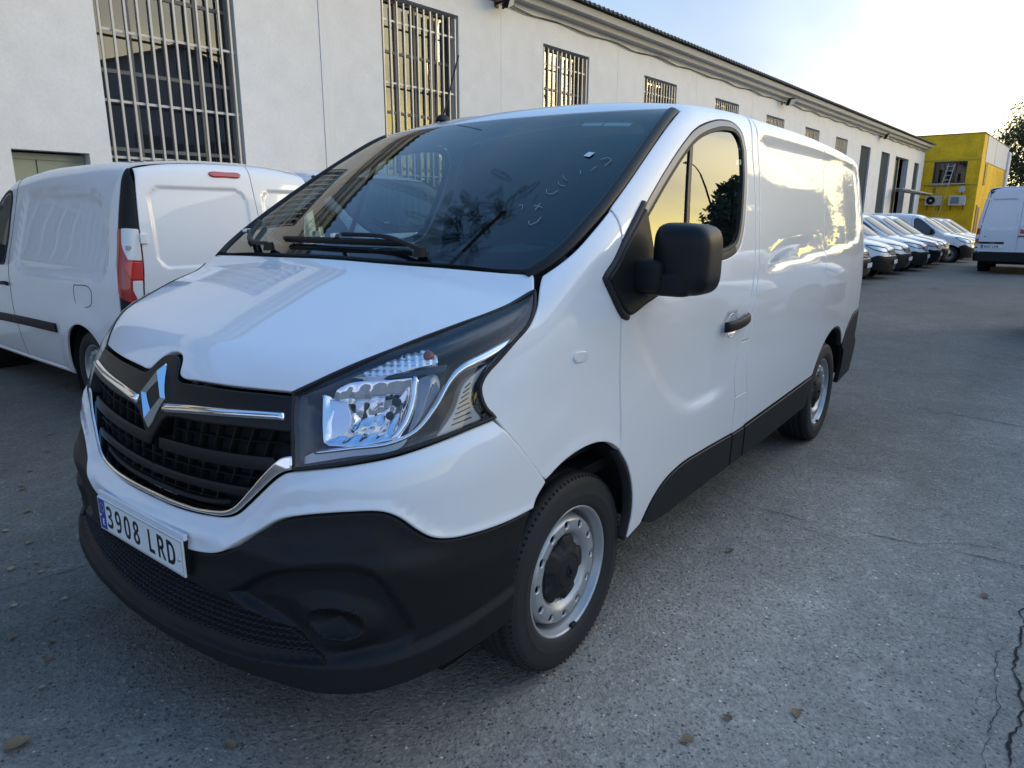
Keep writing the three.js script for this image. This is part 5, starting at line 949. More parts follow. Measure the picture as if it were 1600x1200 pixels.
// ---------- the body of the small vans: front at x = 0, ground at y = 0, middle at z = 0 ----------
const sNose = pchip([[0.15, 0.1], [0.25, 0.04], [0.4, 0.01], [0.55, 0.0], [0.66, 0.02], [0.78, 0.06], [0.88, 0.11], [0.95, 0.17], [1.2, 0.4]]);
const sBow = pchip([[0, 0], [0.2, 0.012], [0.4, 0.055], [0.55, 0.12], [0.68, 0.21], [0.78, 0.33], [0.85, 0.48], [0.89, 0.7], [0.91, 1.0]]);
const sHood = pchip([[-0.2, 0.72], [0.1, 0.88], [0.3, 0.965], [0.6, 1.055], [0.95, 1.13], [1.3, 1.17], [1.6, 1.18], [6, 1.18]]);
const sRoof = pchip([[1.2, 1.52], [1.5, 1.67], [1.8, 1.78], [2.2, 1.845], [2.8, 1.885], [3.5, 1.89], [4.0, 1.87], [4.25, 1.84]]);
const sSide = pchip([[0.15, 0.80], [0.3, 0.865], [0.5, 0.895], [0.75, 0.912], [0.95, 0.912], [1.1, 0.9], [1.3, 0.862], [1.5, 0.825], [1.7, 0.78], [1.9, 0.72]]);
const sTaper = pchip([[0.2, -0.03], [0.7, -0.012], [1.2, 0], [3.4, 0], [3.9, -0.012], [4.25, -0.04]]);
const sHoodY = (x, z) => sHood(x) - 0.07 * (z / 0.8) ** 2;
const sGlassY = (x, z) => { const s = x - 0.86 - 0.16 * (z / 0.75) ** 2; return 1.12 + 0.68 * s + 0.05 * s * (1 - s); };
const sRoofY = (x, z) => sRoof(x) - 0.06 * Math.abs(z / 0.75) ** 2.4;
const sTopY = (x, z) => smax(sHoodY(x, z), smin(sGlassY(x, z), sRoofY(x, z), 0.06), 0.012);
function smallF(x, y, z) {
  const az = Math.abs(z), side = az - sSide(y) - sTaper(x), front = sNose(y) + sBow(az) - x, top = (y - sTopY(x, z)) * 0.88;
  const back = x - (4.2 - 0.025 * Math.max(0, y - 0.8) - 0.11 * Math.max(0, y - 1.0) ** 2 - 0.05 * (az / 0.85) ** 2);
  let f = smax(side, front, 0.14); f = smax(f, back, 0.07);
  const w = sstep(-0.15, 0.15, front - side);
  return smax(f, top, mixN(0.10, 0.06, w));
}
const SMALL = new Body(smallF, { noseX: 1.3, topY: 0.55, archY: 0.95, rearX: 3.2, backX: 3.3 });
function addWheels(root, list, k) {
  for (const [x, s, z] of list) {
    const w = new THREE.Group(); w.name = 'wheel'; w.position.set(x, 0.335 * k, s * z); if (s < 0) w.rotation.y = Math.PI; w.scale.setScalar(k); root.add(w);
    part('tyre', WHEEL.TY, M.tyre, w); part('rim', WHEEL.BARREL, M.silver, w); part('wheel_disc', WHEEL.DISC, M.silver, w); part('hub_cap', WHEEL.CAP, M.cap, w);
  }
}
function makeSmall(kind) {
  const B = SMALL, r = new THREE.Group(), K = kind === 'kangoo', P = K ? M.paint : M.paintFar, st = K ? 0.03 : 0.05, line = (a, b) => crv([a, b]);
  const cowl = crv([[0.9, 1.125, 0], [0.94, 1.122, 0.4], [1.02, 1.12, 0.66], [1.08, 1.12, 0.78]]);
  const hoodSide = crv([[1.08, 1.12, 0.78], [0.8, 1.06, 0.775], [0.5, 0.99, 0.72], [0.24, 0.9, 0.6]]);
  const hoodFront = crv([[0.12, 0.885, 0], [0.14, 0.885, 0.25], [0.2, 0.892, 0.48], [0.24, 0.9, 0.6]]);
  const bumpY = K ? 0.62 : 0.63;
  const bump = crv([[0.02, K ? 0.56 : bumpY, 0], [0.06, K ? 0.57 : bumpY, 0.35], [0.14, bumpY, 0.6], [0.3, K ? 0.7 : bumpY + 0.03, 0.78], [0.47, K ? 0.64 : 0.585, 0.87]]);
  const fArchA = crv([[0.47, 0.585, 0.87], [0.56, 0.625, 0.885], [0.68, 0.675, 0.9], [0.8, 0.688, 0.9], [0.93, 0.665, 0.905], [1.06, 0.585, 0.905], [1.14, 0.44, 0.89], [1.17, 0.27, 0.86]]);
  const seam1 = crv([[1.17, 0.27, 0.86], [1.19, 0.6, 0.9], [1.18, 0.9, 0.91], [1.12, 1.1, 0.87], [1.08, 1.12, 0.78]]);
  part('bonnet', panel(B, 'top', join(both(hoodFront), rev(hoodSide), rev(cowl), flip(cowl), flip(hoodSide)), { step: st }), P, r);
  const half = join(bump, fArchA, seam1, hoodSide, rev(hoodFront));
  part('front_body', panel(B, 'nose', join(join(flip(rev(join(bump, fArchA, seam1, hoodSide)))), join(bump, fArchA, seam1, hoodSide), rev(both(hoodFront))), { step: st * 0.8 }), P, r);
  const aL = crv([[0.47, 0.585, 0.87], [0.42, 0.45, 0.87], [0.41, 0.3, 0.85]]), lp = crv([[0.41, 0.3, 0.85], [0.2, 0.22, 0.65], [0.08, 0.2, 0.35], [0.06, 0.2, 0]]);
  part('lower_bumper', panel(B, 'nose', both(join(bump, aL, lp)), { step: st, off: 0.012, roll: 0.008 }), M.plastic, r);
  const gp = K ? [[0.05, 0.66, 0], [0.07, 0.66, 0.26], [0.09, 0.71, 0.42, 1], [0.11, 0.76, 0.4], [0.1, 0.77, 0]] : [[0.05, 0.655, 0], [0.07, 0.655, 0.3], [0.11, 0.7, 0.44, 1], [0.13, 0.79, 0.44, 1], [0.1, 0.8, 0.2], [0.1, 0.8, 0]];
  const grille = part('grille', panel(B, 'nose', both(crv(gp)), { step: st, off: 0.006 }), M.trim, r);
  for (const y of [0.69, 0.725, 0.765]) for (const s of [1, -1]) { const g = strip(B, 'nose', crv([[0.06, y, 0.06], [0.09, y + 0.004, 0.25], [0.11, y + 0.01, 0.39]]), roundBand(0.006, 0.006), { off: 0.012 }); part('grille_bar', s > 0 ? g : mirrored(g), M.satin, grille); }
  { const n = B.at('nose', 0, K ? 0.78 : 0.74, 0.014), g = new THREE.OctahedronGeometry(0.06); g.scale(0.2, 1, 0.72); g.translate(...n); part('diamond_emblem', g, M.chrome, r); }
  part('front_plate', (() => { const g = box(0.012, 0.11, 0.5, -0.018, 0.48, 0, 0.003); return g; })(), std(0.7, 0.7, 0.68, 0.4), r);
  for (let k = 0; k < 4; k++) { const c = []; for (let i = -8; i <= 8; i++) { const z = i / 8 * 0.5; c.push([0.03, 0.29 + k * 0.032 - 0.0 * k, z]); } part('intake_bar', strip(B, 'nose', c, roundBand(0.007, 0.01), { off: 0.014 }), M.grille, r); }
  // windscreen and its pillars
  const wsS = crv([[1.08, 1.125, 0.775], [1.25, 1.235, 0.79], [1.5, 1.41, 0.775], [1.7, 1.56, 0.745], [1.82, 1.655, 0.7]]), wsT = crv([[1.82, 1.655, 0.7], [1.79, 1.7, 0.55], [1.75, 1.725, 0.3], [1.735, 1.735, 0]]);
  part('windscreen', panel(B, 'top', both(join(cowl, wsS, wsT)).length ? join(both(join(cowl, wsS)), rev(both(rev(wsT)))) : [], { step: 0.06, off: -0.002, gap: 0.004 }), M.frit, r);
  const inner = both(join(crv([[0.96, 1.16, 0], [1.02, 1.16, 0.5], [1.12, 1.17, 0.7]]), crv([[1.12, 1.17, 0.7], [1.5, 1.42, 0.73], [1.76, 1.62, 0.68]]), crv([[1.76, 1.62, 0.68], [1.73, 1.68, 0.5], [1.69, 1.7, 0]])));
  part('screen_glass', panel(B, 'top', inner, { step: 0.06, off: 0.001, gap: 0, roll: 0, depth: 0 }), phys(0.03, 0.036, 0.04, 0.02, { ior: 1.6 }), r);
  // body shell
  const rArch = crv([[3.02, 0.25, 0.85], [3.07, 0.43, 0.89], [3.15, 0.575, 0.9], [3.28, 0.655, 0.91], [3.42, 0.677, 0.91], [3.56, 0.645, 0.9], [3.67, 0.56, 0.9], [3.73, 0.43, 0.885], [3.76, 0.3, 0.86]]);
  const tailL = crv([[3.985, 1.8, 0.71], [4.0, 1.73, 0.75], [4.01, 1.57, 0.79], [4.02, 1.39, 0.83], [4.045, 1.16, 0.87], [4.06, 1.0, 0.89], [4.05, 0.82, 0.89], [4.04, 0.62, 0.89]]);
  const tailR = crv([[4.0, 1.795, 0.69], [4.085, 1.66, 0.71], [4.125, 1.43, 0.73], [4.14, 1.3, 0.735], [4.15, 1.16, 0.74], [4.155, 0.95, 0.76], [4.16, 0.62, 0.78]]);
  const shell = join(rev(wsT), rev(wsS), rev(seam1).slice(0), line([1.17, 0.27, 0.86], [3.02, 0.25, 0.85]), rArch, line([3.76, 0.3, 0.86], [4.04, 0.32, 0.85]), line([4.04, 0.32, 0.85], [4.04, 0.62, 0.89]), rev(tailL), crv([[3.985, 1.8, 0.71], [4.0, 1.85, 0.5], [4.01, 1.87, 0]]));
  const rec = crv([[2.2, 1.12, 0.9], [2.24, 1.04, 0.91], [2.36, 1.0, 0.91], [3.2, 1.0, 0.91], [3.72, 1.01, 0.91], [3.85, 1.04, 0.9], [3.91, 1.12, 0.89], [3.92, 1.25, 0.87], [3.86, 1.5, 0.82], [3.79, 1.6, 0.8], [3.62, 1.665, 0.79], [3.2, 1.69, 0.79], [2.6, 1.7, 0.78], [2.42, 1.69, 0.78], [2.35, 1.63, 0.8], [2.28, 1.4, 0.85], [2.2, 1.12, 0.9]]), recA = tidy(rec.map((p) => B.uv('arch', p)));
  const rA = rArch.map((p) => B.uv('arch', p));
  const sdisp = (u, v) => { const a = Math.abs(v); let d = 0; if (insidePoly(recA, u, a)) { const e = distTo(recA, u, a); d -= 0.007 * sstep(0, 0.02, e) + 0.014 * sstep(0.03, 0.075, e); } return d + 0.012 * sstep(0.19, 0.0, distTo(rA, u, a, false)) * (u > 2.5 && a < 1.4 ? 1 : 1); };
  part('body_shell', panel(B, 'arch', join(shell, rev(flip(shell))), { step: K ? 0.024 : 0.05, disp: sdisp, gap: 0.0015 }), P, r);
  for (const s of [1, -1]) {
    const F = (g) => (s > 0 ? g : mirrored(g));
    const groove = (pts) => part('shut_line', F(strip(B, 'arch', crv(pts), [[-0.0035, -0.002], [-0.0035, 0.0012], [0.0035, 0.0012], [0.0035, -0.002]])), M.cap, r);
    groove([[2.13, 1.8, 0.7], [2.185, 1.65, 0.78], [2.175, 1.5, 0.82], [2.1, 1.15, 0.89], [2.07, 1.0, 0.91], [2.05, 0.7, 0.91], [2.08, 0.27, 0.86]]);
    const wp = K ? [[1.34, 1.17, 0.88], [1.48, 1.31, 0.86], [1.7, 1.49, 0.82], [1.86, 1.6, 0.79], [1.96, 1.655, 0.78], [2.05, 1.66, 0.78], [2.09, 1.62, 0.79], [2.085, 1.5, 0.82], [2.02, 1.15, 0.89], [1.98, 1.085, 0.9], [1.9, 1.07, 0.9], [1.36, 1.09, 0.89], [1.34, 1.17, 0.88]] : [[1.34, 1.17, 0.88], [1.48, 1.31, 0.86], [1.7, 1.49, 0.82], [1.86, 1.58, 0.79], [1.98, 1.6, 0.78], [2.06, 1.57, 0.8], [2.08, 1.48, 0.82], [2.02, 1.15, 0.89], [1.98, 1.085, 0.9], [1.9, 1.07, 0.9], [1.36, 1.09, 0.89], [1.34, 1.17, 0.88]];
    const wn = part('door_window', F(panel(B, 'arch', crv(wp), { step: 0.05, off: 0.004, gap: 0.0, roll: 0.003, depth: 0.008 })), phys(0.035, 0.042, 0.042, 0.02, { ior: 1.6 }), r);
    part('window_seal', F(strip(B, 'arch', crv(wp), flatBand(0.012, 0.006), { off: 0.001 })), M.rubber, wn);
    part('side_moulding', F(strip(B, 'arch', crv([[1.24, 0.585, 0.9], [1.8, 0.592, 0.91], [2.4, 0.6, 0.91], [2.93, 0.603, 0.91]]), flatBand(0.036, 0.014), { off: 0.002 })), M.plastic, r);
    part('door_handle', F(strip(B, 'arch', crv([[1.86, 0.9, 0.91], [1.95, 0.905, 0.91], [2.03, 0.9, 0.91]]), roundBand(0.016, 0.03), { off: 0.0 })), M.plastic, r);
    if (s > 0) { const fl = crv([[3.4, 0.975, 0.91], [3.63, 0.972, 0.91], [3.665, 0.94, 0.91], [3.64, 0.85, 0.91], [3.59, 0.825, 0.91], [3.39, 0.83, 0.91], [3.37, 0.87, 0.91], [3.38, 0.955, 0.91], [3.4, 0.975, 0.91]]); part('fuel_flap', strip(B, 'arch', fl, [[-0.003, -0.002], [-0.003, 0.0014], [0.003, 0.0014], [0.003, -0.002]]), M.cap, r); }
    // lamp column in the rear corner
    part('lamp_column', F(panel(B, 'back', join(tailL, line([4.04, 0.62, 0.89], [4.16, 0.62, 0.78]), rev(tailR)), { step: 0.03, off: -0.002 })), M.plastic, r);
    const cut = (c, a, b) => c.filter((p) => p[1] <= a && p[1] >= b);
    const lamp = part('tail_lamp', F(panel(B, 'back', join(cut(tailL, 1.39, 0.95), crv([[4.07, 0.93, 0.88], [4.12, 0.88, 0.82], [4.15, 0.86, 0.77]]), rev(cut(tailR, 1.39, 0.87))), { step: 0.02, off: 0.01, roll: 0.008, depth: 0.02 })), M.red, r);
    const lens = (y0, y1, k0, k1, m, nm) => { const c = []; const X = (y, k) => { const L = tailL.reduce((a, p) => (Math.abs(p[1] - y) < Math.abs(a[1] - y) ? p : a)), R = tailR.reduce((a, p) => (Math.abs(p[1] - y) < Math.abs(a[1] - y) ? p : a)); return [mixN(L[0], R[0], k), y, mixN(L[2], R[2], k)]; }; part(nm, F(panel(B, 'back', crv([X(y1, k0), [...X(y1, k1), 1], [...X(y0, k1), 1], [...X(y0, k0 + 0.12), 1], [...X((y0 + y1) / 2, k0), 1], [...X(y1, k0), 1]]), { step: 0.02, off: 0.013, roll: 0.004, depth: 0.006 })), m, lamp); };
    lens(1.17, 1.385, 0.36, 0.95, M.amber, 'reversing_lens'); lens(1.045, 1.165, 0.4, 0.95, M.clearRed, 'brake_lens'); lens(0.9, 1.04, 0.55, 0.95, M.amber, 'signal_lens');
    { const b = new THREE.CylinderGeometry(0.016, 0.016, 0.02, 16), q = B.at('back', B.uv('back', [4.1, 1.26, 0.79])[0], 1.26, 0.014); b.rotateZ(1.57); b.translate(...q); part('lamp_bulb', F(b), M.satin, lamp); }
    { const q = B.at('rear', 0.72, 1.32, 0.006), g = box(0.03, 0.07, 0.05, q[0], q[1], q[2], 0.006); part('door_hinge', F(g), P, r); }
    // headlamp
    const hp = K ? [[0.13, 0.77, 0.44], [0.16, 0.845, 0.48], [0.28, 0.91, 0.68], [0.5, 0.96, 0.81], [0.62, 0.97, 0.85], [0.5, 0.88, 0.85], [0.32, 0.79, 0.76], [0.2, 0.755, 0.6], [0.13, 0.77, 0.44, 1]] : [[0.12, 0.745, 0.46], [0.15, 0.83, 0.47], [0.24, 0.875, 0.62], [0.4, 0.915, 0.77], [0.58, 0.935, 0.85], [0.46, 0.86, 0.85], [0.3, 0.785, 0.75], [0.2, 0.75, 0.6], [0.12, 0.745, 0.46, 1]];
    const hl = part('headlight', F(panel(B, 'nose', crv(hp), { step: 0.03, off: 0.004, roll: 0.005 })), M.satin, r);
    part('headlight_lens', F(panel(B, 'nose', crv(hp), { step: 0.03, off: 0.012, gap: 0.002, roll: 0, depth: 0 })), M.lens, hl);
    part('headlight_rim', F(strip(B, 'nose', crv(hp), flatBand(0.008, 0.01), { off: 0.003 })), M.trim, hl);
    // mirror
    const mg = new RoundedBoxGeometry(0.13, 0.22, 0.2, 3, 0.05); mg.translate(1.42, 1.17, 1.02); part('door_mirror', F(mg), M.plastic, r); part('mirror_arm', F(box(0.08, 0.08, 0.12, 1.4, 1.1, 0.92, 0.02)), M.plastic, r);
    const lin = new THREE.CylinderGeometry(0.37, 0.37, 0.3, 24, 1, true); lin.rotateX(Math.PI / 2);
    for (const cx of [0.8, 3.42]) { const q = lin.clone(); q.translate(cx, 0.31, 0.71); part('wheel_liner', F(q), M.dark, r); const d = new THREE.CircleGeometry(0.37, 24); d.translate(cx, 0.31, 0.58); part('wheel_house', F(d), M.dark, r); }
    part('sill_strip', F(strip(B, 'arch', crv([[1.18, 0.27, 0.86], [2.1, 0.255, 0.855], [3.0, 0.25, 0.85]]), roundBand(0.02, 0.012), { off: -0.002 })), P, r);
  }
  // rear doors, 2/3 and 1/3
  const rd = (z0, z1, y0, y1) => { const o = [], r = 0.11; for (const [cz, cy, a0] of [[z1 - r, y1 - r, 0], [z0 + r, y1 - r, 1], [z0 + r, y0 + r, 2], [z1 - r, y0 + r, 3]]) for (let i = 0; i <= 8; i++) { const a = (a0 + i / 8) * Math.PI / 2; o.push([cz + r * Math.cos(a), cy + r * Math.sin(a)]); } return o; };
  const rL = tidy(rd(-0.1, 0.65, 1.1, 1.68)), rR = tidy(rd(-0.64, -0.22, 1.1, 1.68));
  const bdisp = (u, v) => { let d = 0; for (const q of [rL, rR]) if (insidePoly(q, u, v)) d -= 0.011 * sstep(0, 0.022, distTo(q, u, v)); return d; };
  const top = crv([[4.0, 1.795, 0.69], [4.02, 1.83, 0.5], [4.03, 1.85, 0.2], [4.03, 1.853, -0.155]]), seam = crv([[4.03, 1.853, -0.155], [4.12, 1.7, -0.16], [4.17, 1.2, -0.19], [4.17, 0.5, -0.2]]);
  part('rear_door', panel(B, 'rear', join(top, seam, line([4.17, 0.5, -0.2], [4.16, 0.5, 0.78]), rev(tailR)), { step: K ? 0.02 : 0.06, disp: bdisp, roll: 0.004 }), P, r);
  part('rear_door', panel(B, 'rear', join(crv([[4.03, 1.853, -0.155], [4.02, 1.84, -0.4], [4.0, 1.795, -0.69]]), flip(tailR), line([4.16, 0.5, -0.78], [4.17, 0.5, -0.2]), rev(seam)), { step: K ? 0.02 : 0.06, disp: bdisp, roll: 0.004 }), P, r);
  part('rear_bumper', panel(B, 'back', crv([[4.05, 0.6, 0.88], [4.2, 0.6, 0, 0], [4.05, 0.6, -0.88, 1], [4.05, 0.3, -0.86, 1], [4.2, 0.3, 0], [4.05, 0.3, 0.86, 1], [4.05, 0.6, 0.88, 1]]), { step: 0.05, off: 0.02, depth: 0.04, roll: 0.012 }), M.plastic, r);
  const bl = crv([[4.1, 1.775, -0.08], [4.1, 1.79, -0.065], [4.1, 1.792, 0.05], [4.1, 1.79, 0.165], [4.1, 1.775, 0.18], [4.1, 1.755, 0.165], [4.1, 1.752, 0.05], [4.1, 1.755, -0.065], [4.1, 1.775, -0.08]]);
  part('high_brake_lamp', panel(B, 'rear', bl, { step: 0.02, off: 0.012, roll: 0.01, depth: 0.02, gap: 0 }), M.red, r);
  part('underbody', box(3.4, 0.14, 1.3, 2.2, 0.3, 0), M.dark, r);
  addWheels(r, [[0.8, 1, 0.76], [3.42, 1, 0.76], [0.8, -1, 0.76], [3.42, -1, 0.76]], 0.925);
  return r;
}
function place(obj, name, label, category, pos, turn, group) { const o = obj; o.name = numbered(name); o.position.set(...pos); o.rotation.y = turn; o.userData = { label, category }; if (group) o.userData.group = group; scene.add(o); return o; }
const kangoo = makeSmall('kangoo');
place(kangoo, 'small_van', 'small white van seen from behind, nose to the white building, red and clear tail lamp', 'van', [2.2, 0, -2.9 - 4.2], -Math.PI / 2);
// a second big van, nose out beside it, seen through the cab of the front one
{
  const v2 = van.clone(); place(v2, 'delivery_van', 'white van parked nose out, seen through the cab windows of the front van', 'van', [4.55, 0, -2.3], Math.PI / 2);
  const kill = []; v2.traverse((o) => { if (['chalk_mark', 'plate_face', 'aerial'].includes(o.name)) kill.push(o); }); kill.forEach((o) => o.parent.remove(o));
}
// the row of small vans along the building, nose out
const expressProto = makeSmall('express');
{
  const gy = (x) => -0.0085 * Math.max(0, x - 9) * sstep(9, 16, x), xs = [18.2, 20.7, 22.9, 25.0, 27.4, 29.6, 32.4, 35.4, 38.0, 40.6], lab = ['nearest white van of the nose-out row, mostly hidden behind the front van', 'white van under the black roof rack, second of the nose-out row', 'third white van in the nose-out row along the building', 'fourth white van in the nose-out row along the building', 'fifth white van in the nose-out row, its side window in view', 'sixth white van of the nose-out row, tucked behind the fifth', 'white van with the big rounded black bumper, seventh of the nose-out row', 'eighth white van of the nose-out row, near the yellow building', 'ninth white van of the nose-out row, near the yellow building', 'last white van of the nose-out row, in front of the yellow building'];
  xs.forEach((x, i) => {
    const o = i === 0 ? expressProto : (i === 6 ? kangoo : expressProto).clone();
    const jog = [0, 0.03, -0.05, 0.04, 0, -0.12, 0.32, 0.1, 0.05, -0.05][i];
    place(o, 'parked_van', lab[i], 'van', [x - 0.6, gy(x), -1.42 + 0.049 * (x - 18) + jog], Math.PI / 2 + [0, 0.02, -0.015, 0.01, 0.02, -0.02, 0.03, 0, 0.02, 0][i], 'vans parked nose out along the white building');
    if (i !== 6) o.scale.y = 0.96;
  });
  const rack = thing('roof_rack', 'black roof rack on top of the second van of the row', 'roof rack', [20.1, 1.71, -3.4], Math.PI / 2);
  for (const z of [-0.62, 0.62]) part('rack_rail', tubeBetween([-0.2, 0.13, z], [2.2, 0.13, z], 0.016), M.trim, rack);
  for (const x of [-0.2, 0.4, 1.0, 1.6, 2.2]) part('rack_bar', tubeBetween([x, 0.12, -0.62], [x, 0.12, 0.62], 0.014), M.trim, rack);
  for (const x of [0, 1.9]) for (const z of [-0.6, 0.6]) part('rack_foot', tubeBetween([x, -0.02, z], [x, 0.12, z], 0.014), M.trim, rack);
}
// vans on the other side of the yard, nose towards the lane; the nearest tip of one shows at the picture's edge
{
  const R = [[10.75, 1.84, 'white van across the lane, only its nose in view at the edge'], [2.55, 2.75, 'white van across the lane mirrored in the front van, near its door'], [5.1, 2.6, 'white van across the lane mirrored in the load side of the front van'], [7.7, 2.5, 'white van across the lane between the mirrored one and the one whose nose shows']];
  for (const [x, z, l] of R) place(expressProto.clone(), 'parked_van', l, 'van', [x, 0, z], -Math.PI / 2 + 0.01, 'vans parked on the far side of the lane');
}
// ---------- the tall van at the end of the lane ----------
const mSide = pchip([[0.2, 0.98], [0.6, 1.02], [1.0, 1.035], [1.4, 1.02], [1.9, 0.955], [2.3, 0.885], [2.6, 0.82]]);
const mTop = pchip([[-0.2, 1.0], [0.1, 1.12], [0.9, 1.42], [1.0, 1.5], [1.9, 2.2], [2.3, 2.42], [3, 2.49], [5.6, 2.5]]);
function tallF(x, y, z) {
  const az = Math.abs(z), side = az - mSide(y), front = 0.08 + 0.16 * (az / 0.9) ** 3 + 0.05 * Math.max(0, y - 0.8) - x, back = x - (5.52 - 0.02 * Math.max(0, y - 1.2) ** 1.5), top = (y - mTop(x) + 0.05 * z * z) * 0.85;
  return smax(smax(smax(side, front, 0.2), back, 0.07), top, 0.12);
}
{
  const B = new Body(tallF, { noseX: 1.3, topY: 0.7, archY: 1.3, rearX: 4.6, backX: 4.6 }), r = new THREE.Group(), line = (a, b) => crv([a, b]), P = M.paintFar;
  place(r, 'tall_van', 'tall white van with high roof, seen from behind at the far end of the lane', 'van', [24.5 + 5.52, -0.11, 1.15], Math.PI);
  const end = crv([[5.46, 0.6, 1.0], [5.46, 1.3, 1.0], [5.44, 2.0, 0.92], [5.43, 2.38, 0.83], [5.42, 2.46, 0.6], [5.42, 2.49, 0]]);
  const ar = (cx) => crv([[cx - 0.46, 0.35, 0.99], [cx - 0.4, 0.6, 1.01], [cx - 0.2, 0.78, 1.02], [cx, 0.82, 1.02], [cx + 0.2, 0.78, 1.02], [cx + 0.4, 0.6, 1.01], [cx + 0.46, 0.35, 0.99]]);
  const hs = join(crv([[1.9, 2.18, 0], [1.9, 2.16, 0.5], [1.95, 2.15, 0.8], [1.1, 1.5, 0.97]]), line([1.1, 1.5, 0.97], [1.1, 0.38, 1.0]), line([1.1, 0.38, 1.0], [3.9 - 0.46, 0.35, 0.99]), ar(3.9), line([4.36, 0.35, 0.99], [5.46, 0.4, 1.0]), end);
  const rc = tidy(crv([[2.2, 2.1, 0.93], [5.2, 2.1, 0.93, 1], [5.2, 1.15, 1.03, 1], [2.2, 1.15, 1.03, 1], [2.2, 2.1, 0.93, 1]]).map((p) => B.uv('arch', p)));
  part('body_shell', panel(B, 'arch', join(hs, rev(flip(hs))), { step: 0.06, disp: (u, v) => (insidePoly(rc, u, Math.abs(v)) ? -0.016 * sstep(0, 0.05, distTo(rc, u, Math.abs(v))) : 0) }), P, r);
  const fr = join(crv([[0.1, 1.1, 0], [0.2, 1.1, 0.6], [0.5, 1.1, 0.9], [1.1, 1.1, 1.03]]), line([1.1, 1.1, 1.03], [1.1, 0.4, 1.0]), crv([[1.1, 0.4, 1], [0.4, 0.3, 0.9], [0.1, 0.25, 0.5], [0.1, 0.25, 0]]));
  part('front_body', panel(B, 'nose', both(fr), { step: 0.06 }), P, r);
  const bn = join(crv([[0.12, 1.12, 0], [0.2, 1.12, 0.6], [0.5, 1.12, 0.9], [1.1, 1.45, 0.93]]), crv([[1.1, 1.45, 0.93], [0.95, 1.43, 0.5], [0.92, 1.43, 0]])); part('bonnet', panel(B, 'top', both(bn), { step: 0.06 }), P, r);
  part('windscreen', panel(B, 'top', both(join(crv([[0.95, 1.45, 0], [0.98, 1.45, 0.5], [1.12, 1.48, 0.92]]), crv([[1.12, 1.48, 0.92], [1.9, 2.15, 0.78]]), crv([[1.9, 2.15, 0.78], [1.88, 2.17, 0]]))), { step: 0.08 }), M.frit, r);
  const seamZ = 0.0, rcd = (z0, z1) => tidy(crv([[0, 2.12, z0], [0, 2.14, z0 + 0.05], [0, 2.14, z1 - 0.05], [0, 2.12, z1, 0], [0, 1.35, z1], [0, 1.3, z1 - 0.05], [0, 1.3, z0 + 0.05], [0, 1.35, z0], [0, 2.12, z0]]).map((p) => [p[2], p[1]])), rcs = [rcd(0.1, 0.78), rcd(-0.78, -0.1)];
  const dd = (u, v) => { let d = 0; for (const q of rcs) if (insidePoly(q, u, v)) d -= 0.012 * sstep(0, 0.03, distTo(q, u, v)); return d - 0.008 * sstep(1.245, 1.235, v) * sstep(1.2, 1.21, v); };
  for (const s of [1, -1]) {
    const F = (g) => (s > 0 ? g : mirrored(g));
    part('rear_door', F(panel(B, 'rear', join(crv([[5.5, 2.36, 0], [5.5, 2.36, 0.7], [5.5, 2.28, 0.8, 1], [5.5, 1.3, 0.93], [5.5, 0.62, 0.95, 1], [5.5, 0.62, 0, 1], [5.5, 2.36, 0, 1]])), { step: 0.04, disp: dd, roll: 0.006, gap: 0.003 })), P, r);
    part('rear_pillar', F(panel(B, 'back', join(crv([[5.46, 2.36, 0.83], [5.46, 1.3, 1.0], [5.46, 0.62, 1.0, 1], [5.5, 0.62, 0.955, 1], [5.5, 1.3, 0.935], [5.5, 2.28, 0.805, 1], [5.46, 2.36, 0.83, 1]])), { step: 0.05 })), P, r);
    const tl = part('tail_lamp', F(panel(B, 'back', crv([[5.47, 1.3, 0.99], [5.5, 1.3, 0.925, 1], [5.5, 0.72, 0.94, 1], [5.46, 0.72, 1.01, 1], [5.47, 1.3, 0.99, 1]]), { step: 0.03, off: 0.012, roll: 0.008 })), M.red, r);
    for (const [y0, y1] of [[1.0, 1.12], [0.76, 0.86]]) part('clear_lens', F(panel(B, 'back', crv([[5.48, y1, 0.985], [5.5, y1, 0.93, 1], [5.5, y0, 0.935, 1], [5.47, y0, 0.995, 1], [5.48, y1, 0.985, 1]]), { step: 0.03, off: 0.016, roll: 0.003, depth: 0.01 })), M.amber, tl);
    part('hinge', F(merge([box(0.05, 0.07, 0.09, 5.5, 1.42, 0.93, 0.01), box(0.05, 0.07, 0.09, 5.5, 0.68, 0.96, 0.01)])), P, r);
  }
  part('roof_rear', panel(B, 'rear', join(crv([[5.42, 2.36, 0.83], [5.42, 2.45, 0.6], [5.42, 2.47, 0], [5.42, 2.45, -0.6], [5.42, 2.36, -0.83, 1], [5.5, 2.36, 0], [5.42, 2.36, 0.83, 1]])), { step: 0.05, roll: 0.006 }), P, r);
  part('rear_bumper', panel(B, 'back', crv([[5.4, 0.6, 1.02], [5.5, 0.6, 0.9], [5.5, 0.6, 0], [5.5, 0.6, -0.9], [5.4, 0.6, -1.02, 1], [5.4, 0.34, -1.0, 1], [5.5, 0.34, -0.9], [5.5, 0.34, 0], [5.5, 0.34, 0.9], [5.4, 0.34, 1.0, 1], [5.4, 0.6, 1.02, 1]]), { step: 0.05, off: 0.03, roll: 0.01, depth: 0.06 }), M.plastic, r);
  // written strip, plate, handle lamp
  const txt = (w, h, draw) => { const c = document.createElement('canvas'); c.width = w; c.height = h; draw(c.getContext('2d'), w, h); const t = new THREE.CanvasTexture(c); t.colorSpace = THREE.SRGBColorSpace; return new THREE.MeshStandardMaterial({ map: t, roughness: 0.4 }); };
